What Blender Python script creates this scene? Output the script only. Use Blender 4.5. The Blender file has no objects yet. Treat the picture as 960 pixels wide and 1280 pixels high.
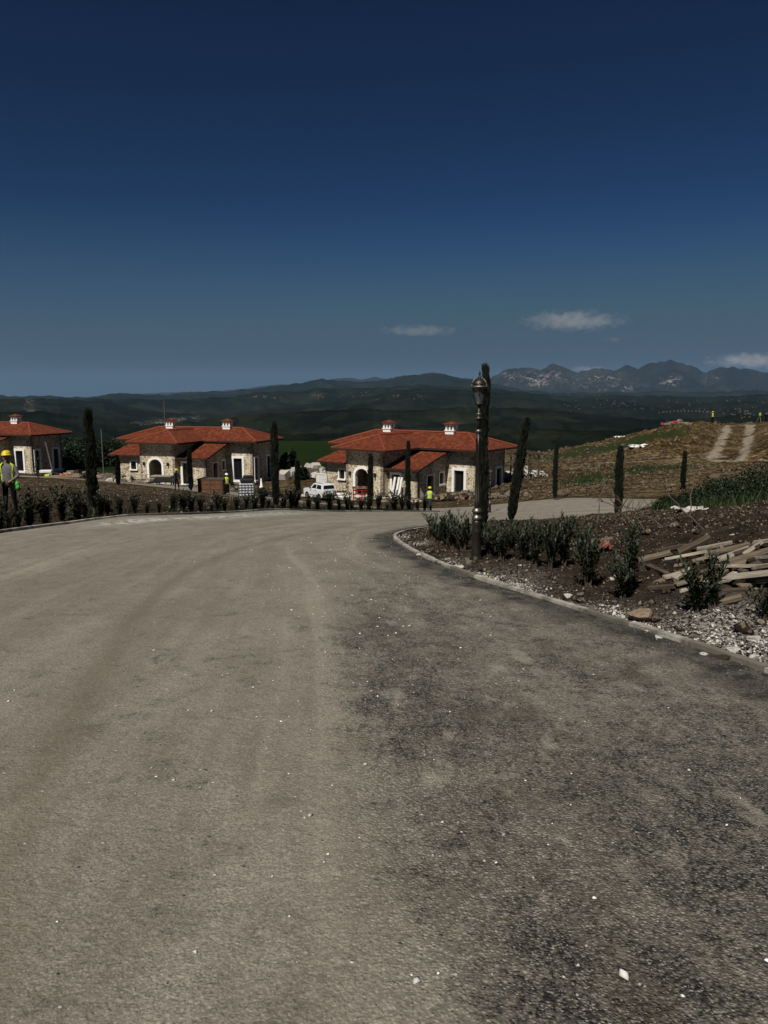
import bpy, bmesh, math, random
import numpy as np
from mathutils import Vector, Matrix, geometry
R = math.radians
SC = bpy.context.scene
COL = SC.collection

# ---------------------------------------------------------------- camera
F, PITCH = 925.0, R(8.9)            # focal length in photo pixels, downward tilt
cam = bpy.data.cameras.new('camera')
cam.sensor_fit = 'VERTICAL'; cam.sensor_height = 36; cam.lens = F/1280*36
cam.clip_start = .05; cam.clip_end = 90000
co = bpy.data.objects.new('camera', cam); COL.objects.link(co)
co.location = (0, 0, 0); co.rotation_euler = (R(90)-PITCH, 0, 0)
SC.camera = co

# ---------------------------------------------------------------- light
SUN_EL = R(52); SUN_H = (-.40, -.917)              # horizontal direction towards the sun
w = bpy.data.worlds.new('World'); SC.world = w; w.use_nodes = True
nt = w.node_tree; nt.nodes.clear()
sky = nt.nodes.new('ShaderNodeTexSky'); sky.sky_type = 'NISHITA'; sky.sun_disc = False
sky.sun_elevation = SUN_EL; sky.sun_rotation = math.atan2(SUN_H[0], SUN_H[1])
sky.altitude = 600; sky.air_density = 1.0; sky.dust_density = .3; sky.ozone_density = 1.6
gm = nt.nodes.new('ShaderNodeGamma'); gm.inputs[1].default_value = 1.78
pm = nt.nodes.new('ShaderNodeVectorMath'); pm.operation = 'SCALE'; pm.inputs[3].default_value = .235
hs = nt.nodes.new('ShaderNodeHueSaturation'); hs.inputs['Saturation'].default_value = .95
bgn = nt.nodes.new('ShaderNodeBackground'); bgn.inputs[1].default_value = .05
on = nt.nodes.new('ShaderNodeOutputWorld')
nt.links.new(sky.outputs[0], pm.inputs[0]); nt.links.new(pm.outputs[0], gm.inputs[0]); nt.links.new(gm.outputs[0], hs.inputs['Color'])
tn_ = nt.nodes.new('ShaderNodeMix'); tn_.data_type = 'RGBA'; tn_.blend_type = 'MULTIPLY'; tn_.inputs[0].default_value = 1; tn_.inputs[7].default_value = (.585, 1.03, 1.38, 1)
nt.links.new(hs.outputs[0], tn_.inputs[6])
dk_ = nt.nodes.new('ShaderNodeMix'); dk_.data_type = 'RGBA'; dk_.blend_type = 'DARKEN'; dk_.inputs[0].default_value = 1; dk_.inputs[7].default_value = (1.25, 2.1, 3.1, 1)
nt.links.new(tn_.outputs[2], dk_.inputs[6]); _tc = nt.nodes.new('ShaderNodeTexCoord'); _sx = nt.nodes.new('ShaderNodeSeparateXYZ'); nt.links.new(_tc.outputs['Generated'], _sx.inputs[0])
_mr = nt.nodes.new('ShaderNodeMapRange'); _mr.interpolation_type = 'SMOOTHSTEP'; nt.links.new(_sx.outputs[2], _mr.inputs[0]); _mr.inputs[1].default_value = 0; _mr.inputs[2].default_value = .24; _mr.inputs[3].default_value = 1; _mr.inputs[4].default_value = 0
hzm = nt.nodes.new('ShaderNodeMix'); hzm.data_type = 'RGBA'; hzm.inputs[7].default_value = (1.08, 1.66, 2.45, 1)      # haze whitens the lowest sky, all round
nt.links.new(_mr.outputs[0], hzm.inputs[0]); nt.links.new(dk_.outputs[2], hzm.inputs[6]); nt.links.new(hzm.outputs[2], bgn.inputs[0]); nt.links.new(bgn.outputs[0], on.inputs[0])
sl = bpy.data.lights.new('sun', 'SUN'); sl.energy = 5.0; sl.angle = R(.5); sl.color = (1, .95, .87)
so = bpy.data.objects.new('sun', sl); COL.objects.link(so)
sd = Vector((SUN_H[0]*math.cos(SUN_EL), SUN_H[1]*math.cos(SUN_EL), math.sin(SUN_EL)))
so.rotation_euler = sd.to_track_quat('Z', 'Y').to_euler()
SC.view_settings.view_transform = 'Standard'; SC.view_settings.look = 'None'
SC.view_settings.exposure = 0; SC.view_settings.gamma = 1; SC.view_settings.use_curve_mapping = False
SC.cycles.volume_bounces = 1; SC.cycles.max_bounces = 6; SC.cycles.transparent_max_bounces = 12

# ---------------------------------------------------------------- helpers
rnd = random.Random(7); rng = np.random.default_rng(7)
def ray(px, py):
    a = (px-480)/F; b = -(py-640)/F; c, s = math.cos(PITCH), math.sin(PITCH)
    return Vector((a, c+b*s, -s+b*c))
def at(px, py, Y):                                  # point seen at a photo pixel, Y metres ahead
    r = ray(px, py); return r*(Y/r.y)

# value noise, fbm
_tab = rng.random((256, 256))
def vnoise(x, y):
    x = np.asarray(x, float); y = np.asarray(y, float)
    xi = np.floor(x).astype(int); yi = np.floor(y).astype(int)
    fx = x-xi; fy = y-yi; fx = fx*fx*(3-2*fx); fy = fy*fy*(3-2*fy)
    g = lambda i, j: _tab[(i) & 255, (j) & 255]
    return (g(xi, yi)*(1-fx)+g(xi+1, yi)*fx)*(1-fy)+(g(xi, yi+1)*(1-fx)+g(xi+1, yi+1)*fx)*fy
def fbm(x, y, o=4, gain=.5):
    s = 0; a = 1; t = 0
    for k in range(o):
        s = s+a*(vnoise(x*2**k+17.3*k, y*2**k+9.1*k)-.5); t += a; a *= gain
    return s/t*2
def sstep(a, b, x):
    t = np.clip((np.asarray(x, float)-a)/(b-a), 0, 1); return t*t*(3-2*t)

# ground surface: thin plate spline through points read off the photograph
CP = [(0,668,15.6),(100,655,18.1),(230,645,21),(300,641.5,24),(400,640.5,28.5),(500,640,34),(550,640,40),(530,652,24),
 (12,645,21.5),(0,612,40),(0,600,66),(40,594,86),(100,600,72),(115,640,20.5),(148,608.5,64),(150,602,82),(238,616.5,55),(200,614.5,56),(200,607.5,71),(160,611.5,56),(160,604.5,72),(240,609.5,71),(280,620.5,54),(280,612.5,72),(120,608,56),(120,602,73),(222,613,61),
 (283,619,62),(308,622,56),(345,637,26.5),(372,628,53),(400,624,67),(462,635,43),(510,640,36),(537,640,53),(560,622,67),(481,621,70),
 (440,614,74),(640,618,64),(643,657,21),(612,642,43),(694,625,46),(700,654,27),(775,648,31),(854,612,58),(820,626,46),
 (760,628,43),(640,630,50),(960,602,58),(900,601,60),(660,590,82),(800,582,85),(960,577,85),(880,532,135),(800,546,122),(720,564,112),(655,580,100),
 (930,533,138),(960,530,135),(180,604,84),(330,612,84),(250,606,86),(240,596,100),(380,585,98),(380,551,230),(110,579,110),(110,552,220),(500,600,95),
 (960,638,18),(960,690,9),(960,612,25),(860,634,24),(1300,620,18),(1300,600,50),(1300,560,100),(-300,600,60),(-400,640,22),(600,560,230),(250,553,220),(-200,570,150)]
pts = []
for a, b, d in CP:
    p = at(a, b, d); pts.append((p.x, p.y, p.z))
for Y in (0, 2, 5, 9, 12):
    for X in (-9, -4, 0, 3):
        pts.append((X, Y, -1.6-.083*Y))
    for a in (-14, 14): pts.append((a, Y, -1.6-.083*Y+.15))
for a in (-1.1, -.6, -.2, .25): pts.append((a*400, 400, -42)); pts.append((a*300, 300, -24))
for X, Y, Z in ((70, 165, -9), (130, 165, -8), (30, 170, -16), (90, 250, -26), (160, 400, -42), (400, 400, -44)): pts.append((X, Y, Z))
pts = np.array(pts)
def _ab(X, Y):
    Y = np.maximum(np.asarray(Y, float), 0); a = np.clip(np.asarray(X, float)/(Y+6), -1.5, 1.5)
    return a*2.2, np.log(Y+6)*1.6
def _k(r2): return .5*r2*np.log(r2+1e-9)
_pa, _pb = _ab(pts[:, 0], pts[:, 1]); _n = len(pts)
def _base(Y): return -1.6-.1*np.maximum(Y, 0)
_A = np.zeros((_n+3, _n+3)); _A[:_n, :_n] = _k((_pa[:, None]-_pa)**2+(_pb[:, None]-_pb)**2)+np.eye(_n)*.004
_A[:_n, _n:] = np.stack([np.ones(_n), _pa, _pb], 1); _A[_n:, :_n] = _A[:_n, _n:].T
_w = np.linalg.solve(_A, np.concatenate([(pts[:, 2]-_base(pts[:, 1]))/(pts[:, 1]+6), np.zeros(3)]))
def G(X, Y):
    sh = np.shape(X); a, b = _ab(X, Y); a = np.ravel(a); b = np.ravel(b); o = np.empty(len(a))
    for i in range(0, len(a), 20000):
        aa = a[i:i+20000]; bb = b[i:i+20000]
        o[i:i+20000] = _k((aa[:, None]-_pa)**2+(bb[:, None]-_pb)**2) @ _w[:_n]+_w[_n]+_w[_n+1]*aa+_w[_n+2]*bb
    o = o*(np.maximum(np.ravel(Y), 0)+6)+_base(np.ravel(Y))
    return o.reshape(sh)
def g1(x, y): return float(G(np.array([x]), np.array([y]))[0])
def hit(px, py, fn=None, h=0, far=300):
    r = ray(px, py); Ys = np.geomspace(1.2, far, 500); X = r.x/r.y*Ys; Z = r.z/r.y*Ys
    gz = (fn or G)(X, Ys)+h; i = np.argmax(Z < gz)
    if i == 0: i = 499
    a = (Z[i-1]-gz[i-1]); b = (gz[i]-Z[i]); t = a/(a+b) if a+b > 0 else 0
    Y = Ys[i-1]+(Ys[i]-Ys[i-1])*t
    return Vector((r.x/r.y*Y, Y, r.z/r.y*Y))

def poly_dist(X, Y, P, closed=False):
    P = np.array(P, float); best = np.full(np.shape(X), 1e9)
    n = len(P); X = np.asarray(X, float); Y = np.asarray(Y, float)
    for i in range(n if closed else n-1):
        a = P[i]; b = P[(i+1) % n]; dx, dy = b-a; L = dx*dx+dy*dy+1e-12
        t = np.clip(((X-a[0])*dx+(Y-a[1])*dy)/L, 0, 1)
        best = np.minimum(best, np.hypot(X-a[0]-t*dx, Y-a[1]-t*dy))
    return best
def inside(X, Y, P):
    X = np.asarray(X, float); Y = np.asarray(Y, float); c = np.zeros(X.shape, bool); n = len(P)
    for i in range(n):
        x1, y1 = P[i]; x2, y2 = P[(i+1) % n]
        if y1 == y2: continue
        k = ((y1 > Y) != (y2 > Y)) & (X < (x2-x1)*(Y-y1)/(y2-y1)+x1); c ^= k
    return c
def smooth_poly(P, n=2):                            # Chaikin
    for _ in range(n):
        Q = [P[0]]
        for a, b in zip(P[:-1], P[1:]):
            Q += [(a[0]*.75+b[0]*.25, a[1]*.75+b[1]*.25), (a[0]*.25+b[0]*.75, a[1]*.25+b[1]*.75)]
        P = Q+[P[-1]]
    return P
def resample(P, n=None, step=None):
    P = np.array(P, float); d = np.hypot(*np.diff(P, axis=0).T); s = np.concatenate([[0], np.cumsum(d)])
    n = n or max(2, int(round(s[-1]/step))+1); t = np.linspace(0, s[-1], n)
    return np.stack([np.interp(t, s, P[:, 0]), np.interp(t, s, P[:, 1])], 1)

# ---------------------------------------------------------------- object helpers
def link(name, me, mats=None, parent=None, kind=None):
    o = bpy.data.objects.new(name, me); COL.objects.link(o)
    if mats:
        for m in (mats if isinstance(mats, (list, tuple)) else [mats]): me.materials.append(m)
    if parent is not None: o.parent = parent
    if kind: o['kind'] = kind
    return o
def mesh_np(name, V, Fq, mat=None, parent=None, kind=None, smooth=False, uv=None, attrs=None, matidx=None):
    V = np.asarray(V, np.float32); Fq = np.asarray(Fq, np.int32); k = Fq.shape[1]
    me = bpy.data.meshes.new(name); me.vertices.add(len(V)); me.vertices.foreach_set('co', V.ravel())
    me.loops.add(Fq.size); me.loops.foreach_set('vertex_index', Fq.ravel())
    me.polygons.add(len(Fq)); me.polygons.foreach_set('loop_start', np.arange(len(Fq), dtype=np.int32)*k)
    me.update(calc_edges=True); me.validate()
    if smooth: me.polygons.foreach_set('use_smooth', np.ones(len(Fq), bool))
    if uv is not None:
        l = me.uv_layers.new(name='UVMap'); l.data.foreach_set('uv', np.asarray(uv, np.float32)[Fq.ravel()].ravel())
    for nm, a in (attrs or {}).items():
        at_ = me.attributes.new(nm, 'FLOAT', 'POINT'); at_.data.foreach_set('value', np.asarray(a, np.float32).ravel())
    return link(name, me, mat, parent, kind)
def grid_faces(nr, nc):
    i = np.arange(nr*nc).reshape(nr, nc)
    return np.stack([i[:-1, :-1], i[:-1, 1:], i[1:, 1:], i[1:, :-1]], -1).reshape(-1, 4)
def tag(o, label=None, cat=None, group=None, kind=None):
    if label: o['label'] = label
    if cat: o['category'] = cat
    if group: o['group'] = group
    if kind: o['kind'] = kind
    return o
def empty(name, loc, rz=0, s=1):
    o = bpy.data.objects.new(name, None); COL.objects.link(o); o.location = loc; o.rotation_euler = (0, 0, rz)
    o.scale = (s, s, s); o.empty_display_size = .1; return o
def copy_tree(o, parent=None):
    c = o.copy(); COL.objects.link(c)
    if parent is not None: c.parent = parent
    for ch in o.children: copy_tree(ch, c)
    return c

class MB:                                           # collects shapes for ONE mesh object
    def __init__(s): s.v = []; s.f = []; s.mi = []; s.m = 0
    def add(s, vs, fs):
        b = len(s.v); s.v += [tuple(v) for v in vs]
        for f in fs: s.f.append(tuple(b+i for i in f)); s.mi.append(s.m)
    def box(s, c, d, rz=0, M=None, taper=1):
        x, y, z = d[0]/2, d[1]/2, d[2]/2; vs = []
        for k in (-1, 1):
            t = taper if k > 0 else 1
            for i, j in ((-1, -1), (1, -1), (1, 1), (-1, 1)): vs.append(Vector((i*x*t, j*y*t, k*z)))
        Mx = Matrix.Translation(c) @ (M if M is not None else Matrix.Rotation(rz, 4, 'Z'))
        s.add([Mx @ v for v in vs], [(0, 3, 2, 1), (4, 5, 6, 7), (0, 1, 5, 4), (1, 2, 6, 5), (2, 3, 7, 6), (3, 0, 4, 7)])
    def bar(s, a, b, w, h=None, up=Vector((0, 0, 1))):
        a = Vector(a); b = Vector(b); h = h or w; d = b-a; L = d.length; d.normalize()
        if abs(d.dot(up)) > .98: up = Vector((0, 1, 0))
        r = d.cross(up).normalized(); u = r.cross(d)
        M = Matrix((r, d, u)).transposed().to_4x4()
        s.box((a+b)/2, (w, L, h), M=M)
    def tube(s, P, rad, n=8, caps=True):
        P = [Vector(p) for p in P]; rr = rad if isinstance(rad, (list, tuple)) else [rad]*len(P); vs = []; fs = []
        for i, p in enumerate(P):
            d = (P[min(i+1, len(P)-1)]-P[max(i-1, 0)]).normalized()
            a = d.cross(Vector((0, 0, 1)) if abs(d.z) < .95 else Vector((1, 0, 0))).normalized(); b = d.cross(a)
            for k in range(n):
                t = 2*math.pi*k/n; vs.append(p+(a*math.cos(t)+b*math.sin(t))*rr[i])
        for i in range(len(P)-1):
            for k in range(n): fs.append((i*n+k, i*n+(k+1) % n, (i+1)*n+(k+1) % n, (i+1)*n+k))
        if caps: fs += [tuple(range(n)), tuple((len(P)-1)*n+k for k in reversed(range(n)))]
        s.add(vs, fs)
    def lathe(s, prof, n=16, c=(0, 0, 0), sx=1, sy=1):
        vs = []; fs = []
        for r, z in prof:
            for k in range(n):
                t = 2*math.pi*k/n; vs.append((c[0]+r*math.cos(t)*sx, c[1]+r*math.sin(t)*sy, c[2]+z))
        for i in range(len(prof)-1):
            for k in range(n): fs.append((i*n+k, i*n+(k+1) % n, (i+1)*n+(k+1) % n, (i+1)*n+k))
        fs += [tuple(reversed(range(n))), tuple((len(prof)-1)*n+k for k in range(n))]
        s.add(vs, fs)
    def ball(s, c, r, sc=(1, 1, 1), n=10, m=7):
        prof = [(max(.001, r*math.sin(math.pi*i/m)), -r*math.cos(math.pi*i/m)) for i in range(m+1)]
        b = len(s.v); s.lathe(prof, n)
        s.v[b:] = [(c[0]+v[0]*sc[0], c[1]+v[1]*sc[1], c[2]+v[2]*sc[2]) for v in s.v[b:]]
    def build(s, name, mats, parent=None, smooth=False, bevel=0, kind=None):
        me = bpy.data.meshes.new(name); me.from_pydata(s.v, [], s.f); me.update()
        o = link(name, me, mats, parent, kind)
        if any(s.mi): me.polygons.foreach_set('material_index', s.mi)
        if smooth: me.polygons.foreach_set('use_smooth', [True]*len(me.polygons))
        if bevel:
            b = o.modifiers.new('bevel', 'BEVEL'); b.width = bevel; b.segments = 2; b.limit_method = 'ANGLE'
        return o

# ---------------------------------------------------------------- materials
class NT:
    def __init__(s, name):
        s.mat = bpy.data.materials.new(name); s.mat.use_nodes = True; s.t = s.mat.node_tree
        s.b = s.t.nodes['Principled BSDF']; s.g = s.t.nodes.new('ShaderNodeNewGeometry'); s.oc = s.t.nodes.new('ShaderNodeTexCoord')
    def n(s, ty, **k):
        x = s.t.nodes.new(ty)
        for a, b in k.items(): setattr(x, a, b)
        return x
    def l(s, a, b): s.t.links.new(a, b)
    def inp(s, nd, key, v):
        if isinstance(v, bpy.types.NodeSocket): s.l(v, nd.inputs[key])
        elif v is not None:
            if isinstance(v, (tuple, list)) and len(v) == 3 and nd.inputs[key].type == 'RGBA': v = (*v, 1)
            nd.inputs[key].default_value = v
    def obj(s): return s.oc.outputs['Object']
    def uv(s): return s.oc.outputs['UV']
    def attr(s, nm):
        a = s.n('ShaderNodeAttribute'); a.attribute_name = nm; return a.outputs['Fac']
    def scale(s, vec, sc, rot=(0, 0, 0)):
        m = s.n('ShaderNodeMapping'); s.inp(m, 'Vector', vec); m.inputs['Scale'].default_value = sc; m.inputs['Rotation'].default_value = rot; return m.outputs[0]
    def noise(s, sc, det=4, vec=None, rough=.55, dist=0):
        x = s.n('ShaderNodeTexNoise'); s.inp(x, 'Vector', vec if vec is not None else s.obj())
        x.inputs['Scale'].default_value = sc; x.inputs['Detail'].default_value = det; x.inputs['Roughness'].default_value = rough
        x.inputs['Distortion'].default_value = dist; return x.outputs['Fac']
    def vor(s, sc, vec=None, feature='F1', rand=1, out='Distance'):
        x = s.n('ShaderNodeTexVoronoi'); x.feature = feature; s.inp(x, 'Vector', vec if vec is not None else s.obj())
        x.inputs['Scale'].default_value = sc; x.inputs['Randomness'].default_value = rand; return x.outputs[out]
    def rng(s, v, a, b, c=0, d=1, smooth=True):
        x = s.n('ShaderNodeMapRange'); x.interpolation_type = 'SMOOTHSTEP' if smooth else 'LINEAR'
        s.inp(x, 0, v)
        for i, q in enumerate((a, b, c, d)): x.inputs[i+1].default_value = q
        return x.outputs[0]
    def math(s, op, a, b=0):
        x = s.n('ShaderNodeMath', operation=op); s.inp(x, 0, a); s.inp(x, 1, b); return x.outputs[0]
    def mix(s, f, a, b, bt='MIX'):
        x = s.n('ShaderNodeMix', data_type='RGBA', blend_type=bt); s.inp(x, 0, f); s.inp(x, 6, a); s.inp(x, 7, b); return x.outputs[2]
    def ramp(s, f, st):
        x = s.n('ShaderNodeValToRGB'); s.inp(x, 0, f); e = x.color_ramp.elements
        while len(e) < len(st): e.new(.5)
        for q, (p, c) in zip(e, st): q.position = p; q.color = (*c, 1)
        return x.outputs[0]
    def bump(s, h, st=.5, dist=.02, nrm=None):
        x = s.n('ShaderNodeBump'); s.inp(x, 'Height', h); x.inputs['Strength'].default_value = st; x.inputs['Distance'].default_value = dist
        if nrm is not None: s.l(nrm, x.inputs['Normal'])
        return x.outputs[0]
    def fin(s, col, rough=.8, nrm=None, metal=0, spec=.4):
        s.inp(s.b, 'Base Color', col); s.inp(s.b, 'Roughness', rough); s.b.inputs['Metallic'].default_value = metal
        s.b.inputs['Specular IOR Level'].default_value = spec
        if nrm is not None: s.l(nrm, s.b.inputs['Normal'])
        return s.mat
def simple(name, c, rough=.7, var=.25, sc=6, bump=0, metal=0, spec=.35, c2=None):
    m = NT(name); f = m.noise(sc, 5)
    c2 = c2 or tuple(x*(1-var) for x in c); hi = tuple(min(1, x*(1+var*.5)) for x in c)
    col = m.ramp(f, [(.3, c2), (.55, c), (.75, hi)])
    return m.fin(col, rough, m.bump(m.noise(sc*6, 4), bump, .01) if bump else None, metal, spec)

MT = {}
def asphalt():
    m = NT('dusty_asphalt'); P = m.obj()
    big = m.noise(.9, 5, m.scale(P, (1.6, .7, 1)), .6); mid = m.noise(5, 6, None, .65); fine = m.noise(90, 4, None, .7); fine2 = m.noise(28, 5, None, .7)
    dark = m.attr('dark'); edge = m.attr('edge'); trk = m.attr('track'); wh = m.attr('white')
    dust = m.ramp(m.noise(1.7, 6, m.scale(P, (1.5, .6, 1))), [(.3, (.215, .192, .152)), (.5, (.27, .245, .197)), (.72, (.325, .298, .246))])
    dust = m.mix(m.rng(fine, .35, .7, 0, .75), dust, (.075, .064, .05))
    dust = m.mix(m.rng(fine2, .5, .68, 0, .55), dust, (.32, .29, .24))
    dust = m.mix(m.rng(mid, .52, .66, 0, .35), dust, (.115, .098, .075))
    vc = m.vor(95, None, out='Color'); vd = m.vor(95, None); 
    sp = m.n('ShaderNodeSeparateColor'); m.l(vc, sp.inputs[0])
    # coarse grain: every pebble its own tone
    g1_ = m.vor(70, m.scale(P, (1, 1, 1)), out='Color'); s1_ = m.n('ShaderNodeSeparateColor'); m.l(g1_, s1_.inputs[0]); e1_ = m.vor(70)
    lane = m.noise(1, 4, m.scale(m.uv(), (2.4, .07, 1)), .6); lane2 = m.noise(1, 5, m.scale(m.uv(), (7, .35, 1)), .65)
    dust = m.mix(m.rng(lane, .5, .66, 0, .42), dust, (.16, .138, .104)); dust = m.mix(m.rng(lane, .48, .34, 0, .35), dust, (.36, .32, .255)); dust = m.mix(m.rng(lane2, .5, .68, 0, .3), dust, (.15, .13, .1))
    pit = m.noise(38, 4, m.scale(P, (1.2, .8, 1)), .75); dust = m.mix(m.rng(pit, .62, .7, 0, .6), dust, (.07, .06, .046))
    gam = m.math('ADD', .16, m.math('MULTIPLY', dark, .42))
    dust = m.mix(m.math('MULTIPLY', m.rng(s1_.outputs[0], .55, .95, 0, 1), gam), dust, (.05, .045, .035)); dust = m.mix(m.math('MULTIPLY', m.rng(s1_.outputs[1], .7, .95, 0, 1), gam), dust, (.42, .39, .32))
    dust = m.mix(m.math('MULTIPLY', m.rng(e1_, .3, .6, 0, 1), gam), dust, (.04, .034, .026))
    agg = m.ramp(sp.outputs[0], [(.2, (.02, .019, .016)), (.45, (.075, .072, .06)), (.75, (.2, .19, .16)), (.95, (.34, .32, .27))])
    agg = m.mix(m.rng(vd, .25, .6, 0, .85), agg, (.012, .012, .012))
    # exposed aggregate where the dust thins out
    f = m.math('ADD', m.math('MULTIPLY', big, .7), m.math('MULTIPLY', mid, .7))
    f = m.math('ADD', f, m.math('MULTIPLY', fine2, .6)); f = m.math('ADD', f, m.math('MULTIPLY', m.noise(55, 3, None, .6), .35))
    f = m.math('ADD', f, m.math('MULTIPLY', m.noise(16, 4, m.scale(P, (1.4, .7, 1)), .7), .5))
    f = m.math('ADD', f, m.math('MULTIPLY', dark, .26))
    ex = m.math('MULTIPLY', m.rng(f, 1.5, 1.82, 0, 1.0), m.rng(s1_.outputs[2], .05, .6, .35, 1))
    ex = m.math('MAXIMUM', ex, m.math('MULTIPLY', edge, m.rng(m.math('ADD', mid, m.math('MULTIPLY', fine2, .5)), .55, .8, 1, .5)))
    col = m.mix(ex, dust, agg)
    lite = m.rng(m.noise(4.5, 5, m.scale(P, (1.5, .6, 1)), .65), .55, .7, 0, .5); col = m.mix(m.math('MULTIPLY', lite, dark), col, (.34, .31, .25))
    col = m.mix(m.math('MULTIPLY', edge, m.rng(m.math('ADD', mid, m.math('MULTIPLY', fine2, .4)), .55, .85, .95, .35)), col, (.022, .021, .019))
    br = m.noise(1.6, 5, m.scale(P, (1.3, .8, 1)), .6, .3)
    col = m.mix(m.math('MULTIPLY', m.rng(br, .54, .7, 0, .45), m.rng(dark, .2, .7)), col, (.085, .064, .045))
    col = m.mix(m.math('MULTIPLY', trk, .5), col, (.115, .095, .066))
    col = m.mix(m.math('MULTIPLY', wh, m.rng(mid, .45, .6)), col, (.5, .49, .46))
    peb = m.vor(22, None); pc = m.vor(22, None, out='Color'); sp2 = m.n('ShaderNodeSeparateColor'); m.l(pc, sp2.inputs[0])
    pm = m.math('MULTIPLY', m.rng(peb, .1, .2, 1, 0), m.rng(sp2.outputs[1], .9, .93))
    col = m.mix(pm, col, m.ramp(sp2.outputs[0], [(.3, (.07, .065, .06)), (.6, (.3, .28, .25)), (1, (.6, .58, .55))]))
    h = m.math('ADD', m.math('MULTIPLY', fine2, .8), m.math('MULTIPLY', m.rng(vd, 0, .5, 1, 0), m.math('MULTIPLY', ex, .6)))
    h = m.math('ADD', h, m.math('MULTIPLY', m.rng(e1_, 0, .6, 1, 0), m.math('MULTIPLY', gam, .8))); h = m.math('ADD', h, m.math('MULTIPLY', mid, 1.2)); h = m.math('ADD', h, m.math('MULTIPLY', pm, .4))
    return m.fin(col, .92, m.bump(h, .75, .02), 0, .2)
MT['asphalt'] = asphalt()
def ground_mat():
    m = NT('earth'); P = m.obj()
    gr = m.attr('grass'); tan = m.attr('tan'); pal = m.attr('pale'); dk = m.attr('darksoil'); mea = m.attr('meadow')
    n1 = m.noise(.35, 7, None, .62); n2 = m.noise(2.2, 6, None, .6); n3 = m.noise(14, 5, None, .65)
    soil = m.ramp(n2, [(.3, (.015, .009, .0055)), (.5, (.033, .022, .013)), (.7, (.07, .05, .031))])
    tn = m.ramp(m.math('ADD', m.math('MULTIPLY', n2, .55), m.math('MULTIPLY', m.noise(.5, 8, m.scale(P, (.35, 1, 1), (0, 0, .35)), .7, .5), .45)), [(.38, (.008, .004, .0015)), (.465, (.032, .019, .008)), (.54, (.085, .06, .026)), (.64, (.26, .205, .11))])
    col = m.mix(tan, soil, tn)
    col = m.mix(m.math('MULTIPLY', m.rng(n3, .58, .7, 0, .45), 1), col, (.17, .14, .1))
    col = m.mix(m.math('MULTIPLY', dk, .8), col, m.ramp(n3, [(.35, (.012, .008, .005)), (.6, (.034, .023, .014)), (.8, (.09, .07, .05))]))
    grc = m.ramp(n3, [(.3, (.009, .014, .004)), (.5, (.019, .027, .007)), (.75, (.05, .052, .018))])
    gf = m.rng(m.math('ADD', m.math('MULTIPLY', n1, .8), gr), .75, 1.05)
    col = m.mix(gf, col, grc)
    mc = m.ramp(m.noise(.06, 6, None, .6), [(.3, (.005, .0125, .0003)), (.55, (.008, .019, .0004)), (.8, (.014, .023, .001))])
    col = m.mix(mea, col, mc)
    col = m.mix(m.rng(m.math('ADD', pal, m.math('MULTIPLY', n2, .5)), .55, .95), col, m.ramp(n2, [(.3, (.15, .125, .09)), (.7, (.28, .24, .185))]))
    h = m.math('ADD', m.math('MULTIPLY', n3, .5), m.math('MULTIPLY', n2, 1.5))
    return m.fin(col, .95, m.bump(h, .8, .12), 0, .1)
MT['earth'] = ground_mat()
def soil_mat():
    m = NT('dark_soil'); n2 = m.noise(3.5, 6, None, .65); n3 = m.noise(30, 5, None, .7); wh = m.attr('rubble')
    col = m.ramp(n2, [(.3, (.009, .006, .004)), (.5, (.024, .016, .0105)), (.72, (.058, .042, .029))])
    col = m.mix(m.rng(n3, .6, .75, 0, .5), col, (.12, .095, .07))
    col = m.mix(m.math('MULTIPLY', m.rng(n3, .45, .57, 0, .6), wh), col, (.48, .46, .42))
    col = m.mix(m.math('MULTIPLY', m.rng(m.noise(4, 3), .6, .7, 0, .6), m.attr('grass')), col, (.03, .045, .015))
    return m.fin(col, .95, m.bump(m.math('ADD', n3, m.math('MULTIPLY', n2, 1.5)), .9, .03), 0, .1)
MT['soil'] = soil_mat()
def stonewall():
    m = NT('rubble_stone_wall'); P = m.scale(m.obj(), (1, 1, 1.5))
    P2 = m.n('ShaderNodeVectorMath', operation='ADD'); m.l(P, P2.inputs[0])
    nz = m.n('ShaderNodeTexNoise'); nz.inputs['Scale'].default_value = 3; m.l(P, nz.inputs['Vector'])
    ms = m.n('ShaderNodeVectorMath', operation='SCALE'); m.l(nz.outputs['Color'], ms.inputs[0]); ms.inputs[3].default_value = .25; m.l(ms.outputs[0], P2.inputs[1])
    V = P2.outputs[0]
    e = m.vor(6.2, V, 'DISTANCE_TO_EDGE'); c = m.vor(6.2, V, out='Color'); sp = m.n('ShaderNodeSeparateColor'); m.l(c, sp.inputs[0])
    st = m.ramp(sp.outputs[0], [(.05, (.16, .12, .075)), (.22, (.46, .37, .24)), (.5, (.66, .57, .41)), (.8, (.78, .71, .56)), (.95, (.36, .31, .23))])
    st = m.mix(m.rng(m.noise(18, 4), .3, .7, 0, .35), st, (.2, .15, .1))
    mort = m.rng(e, .02, .075, 1, 0)
    col = m.mix(mort, st, m.mix(m.rng(m.noise(1.2, 3), .4, .6), (.2, .15, .09), (.74, .66, .5)))
    return m.fin(col, .9, m.bump(m.rng(e, 0, .2), .6, .04), 0, .15)
MT['stone'] = stonewall()
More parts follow.
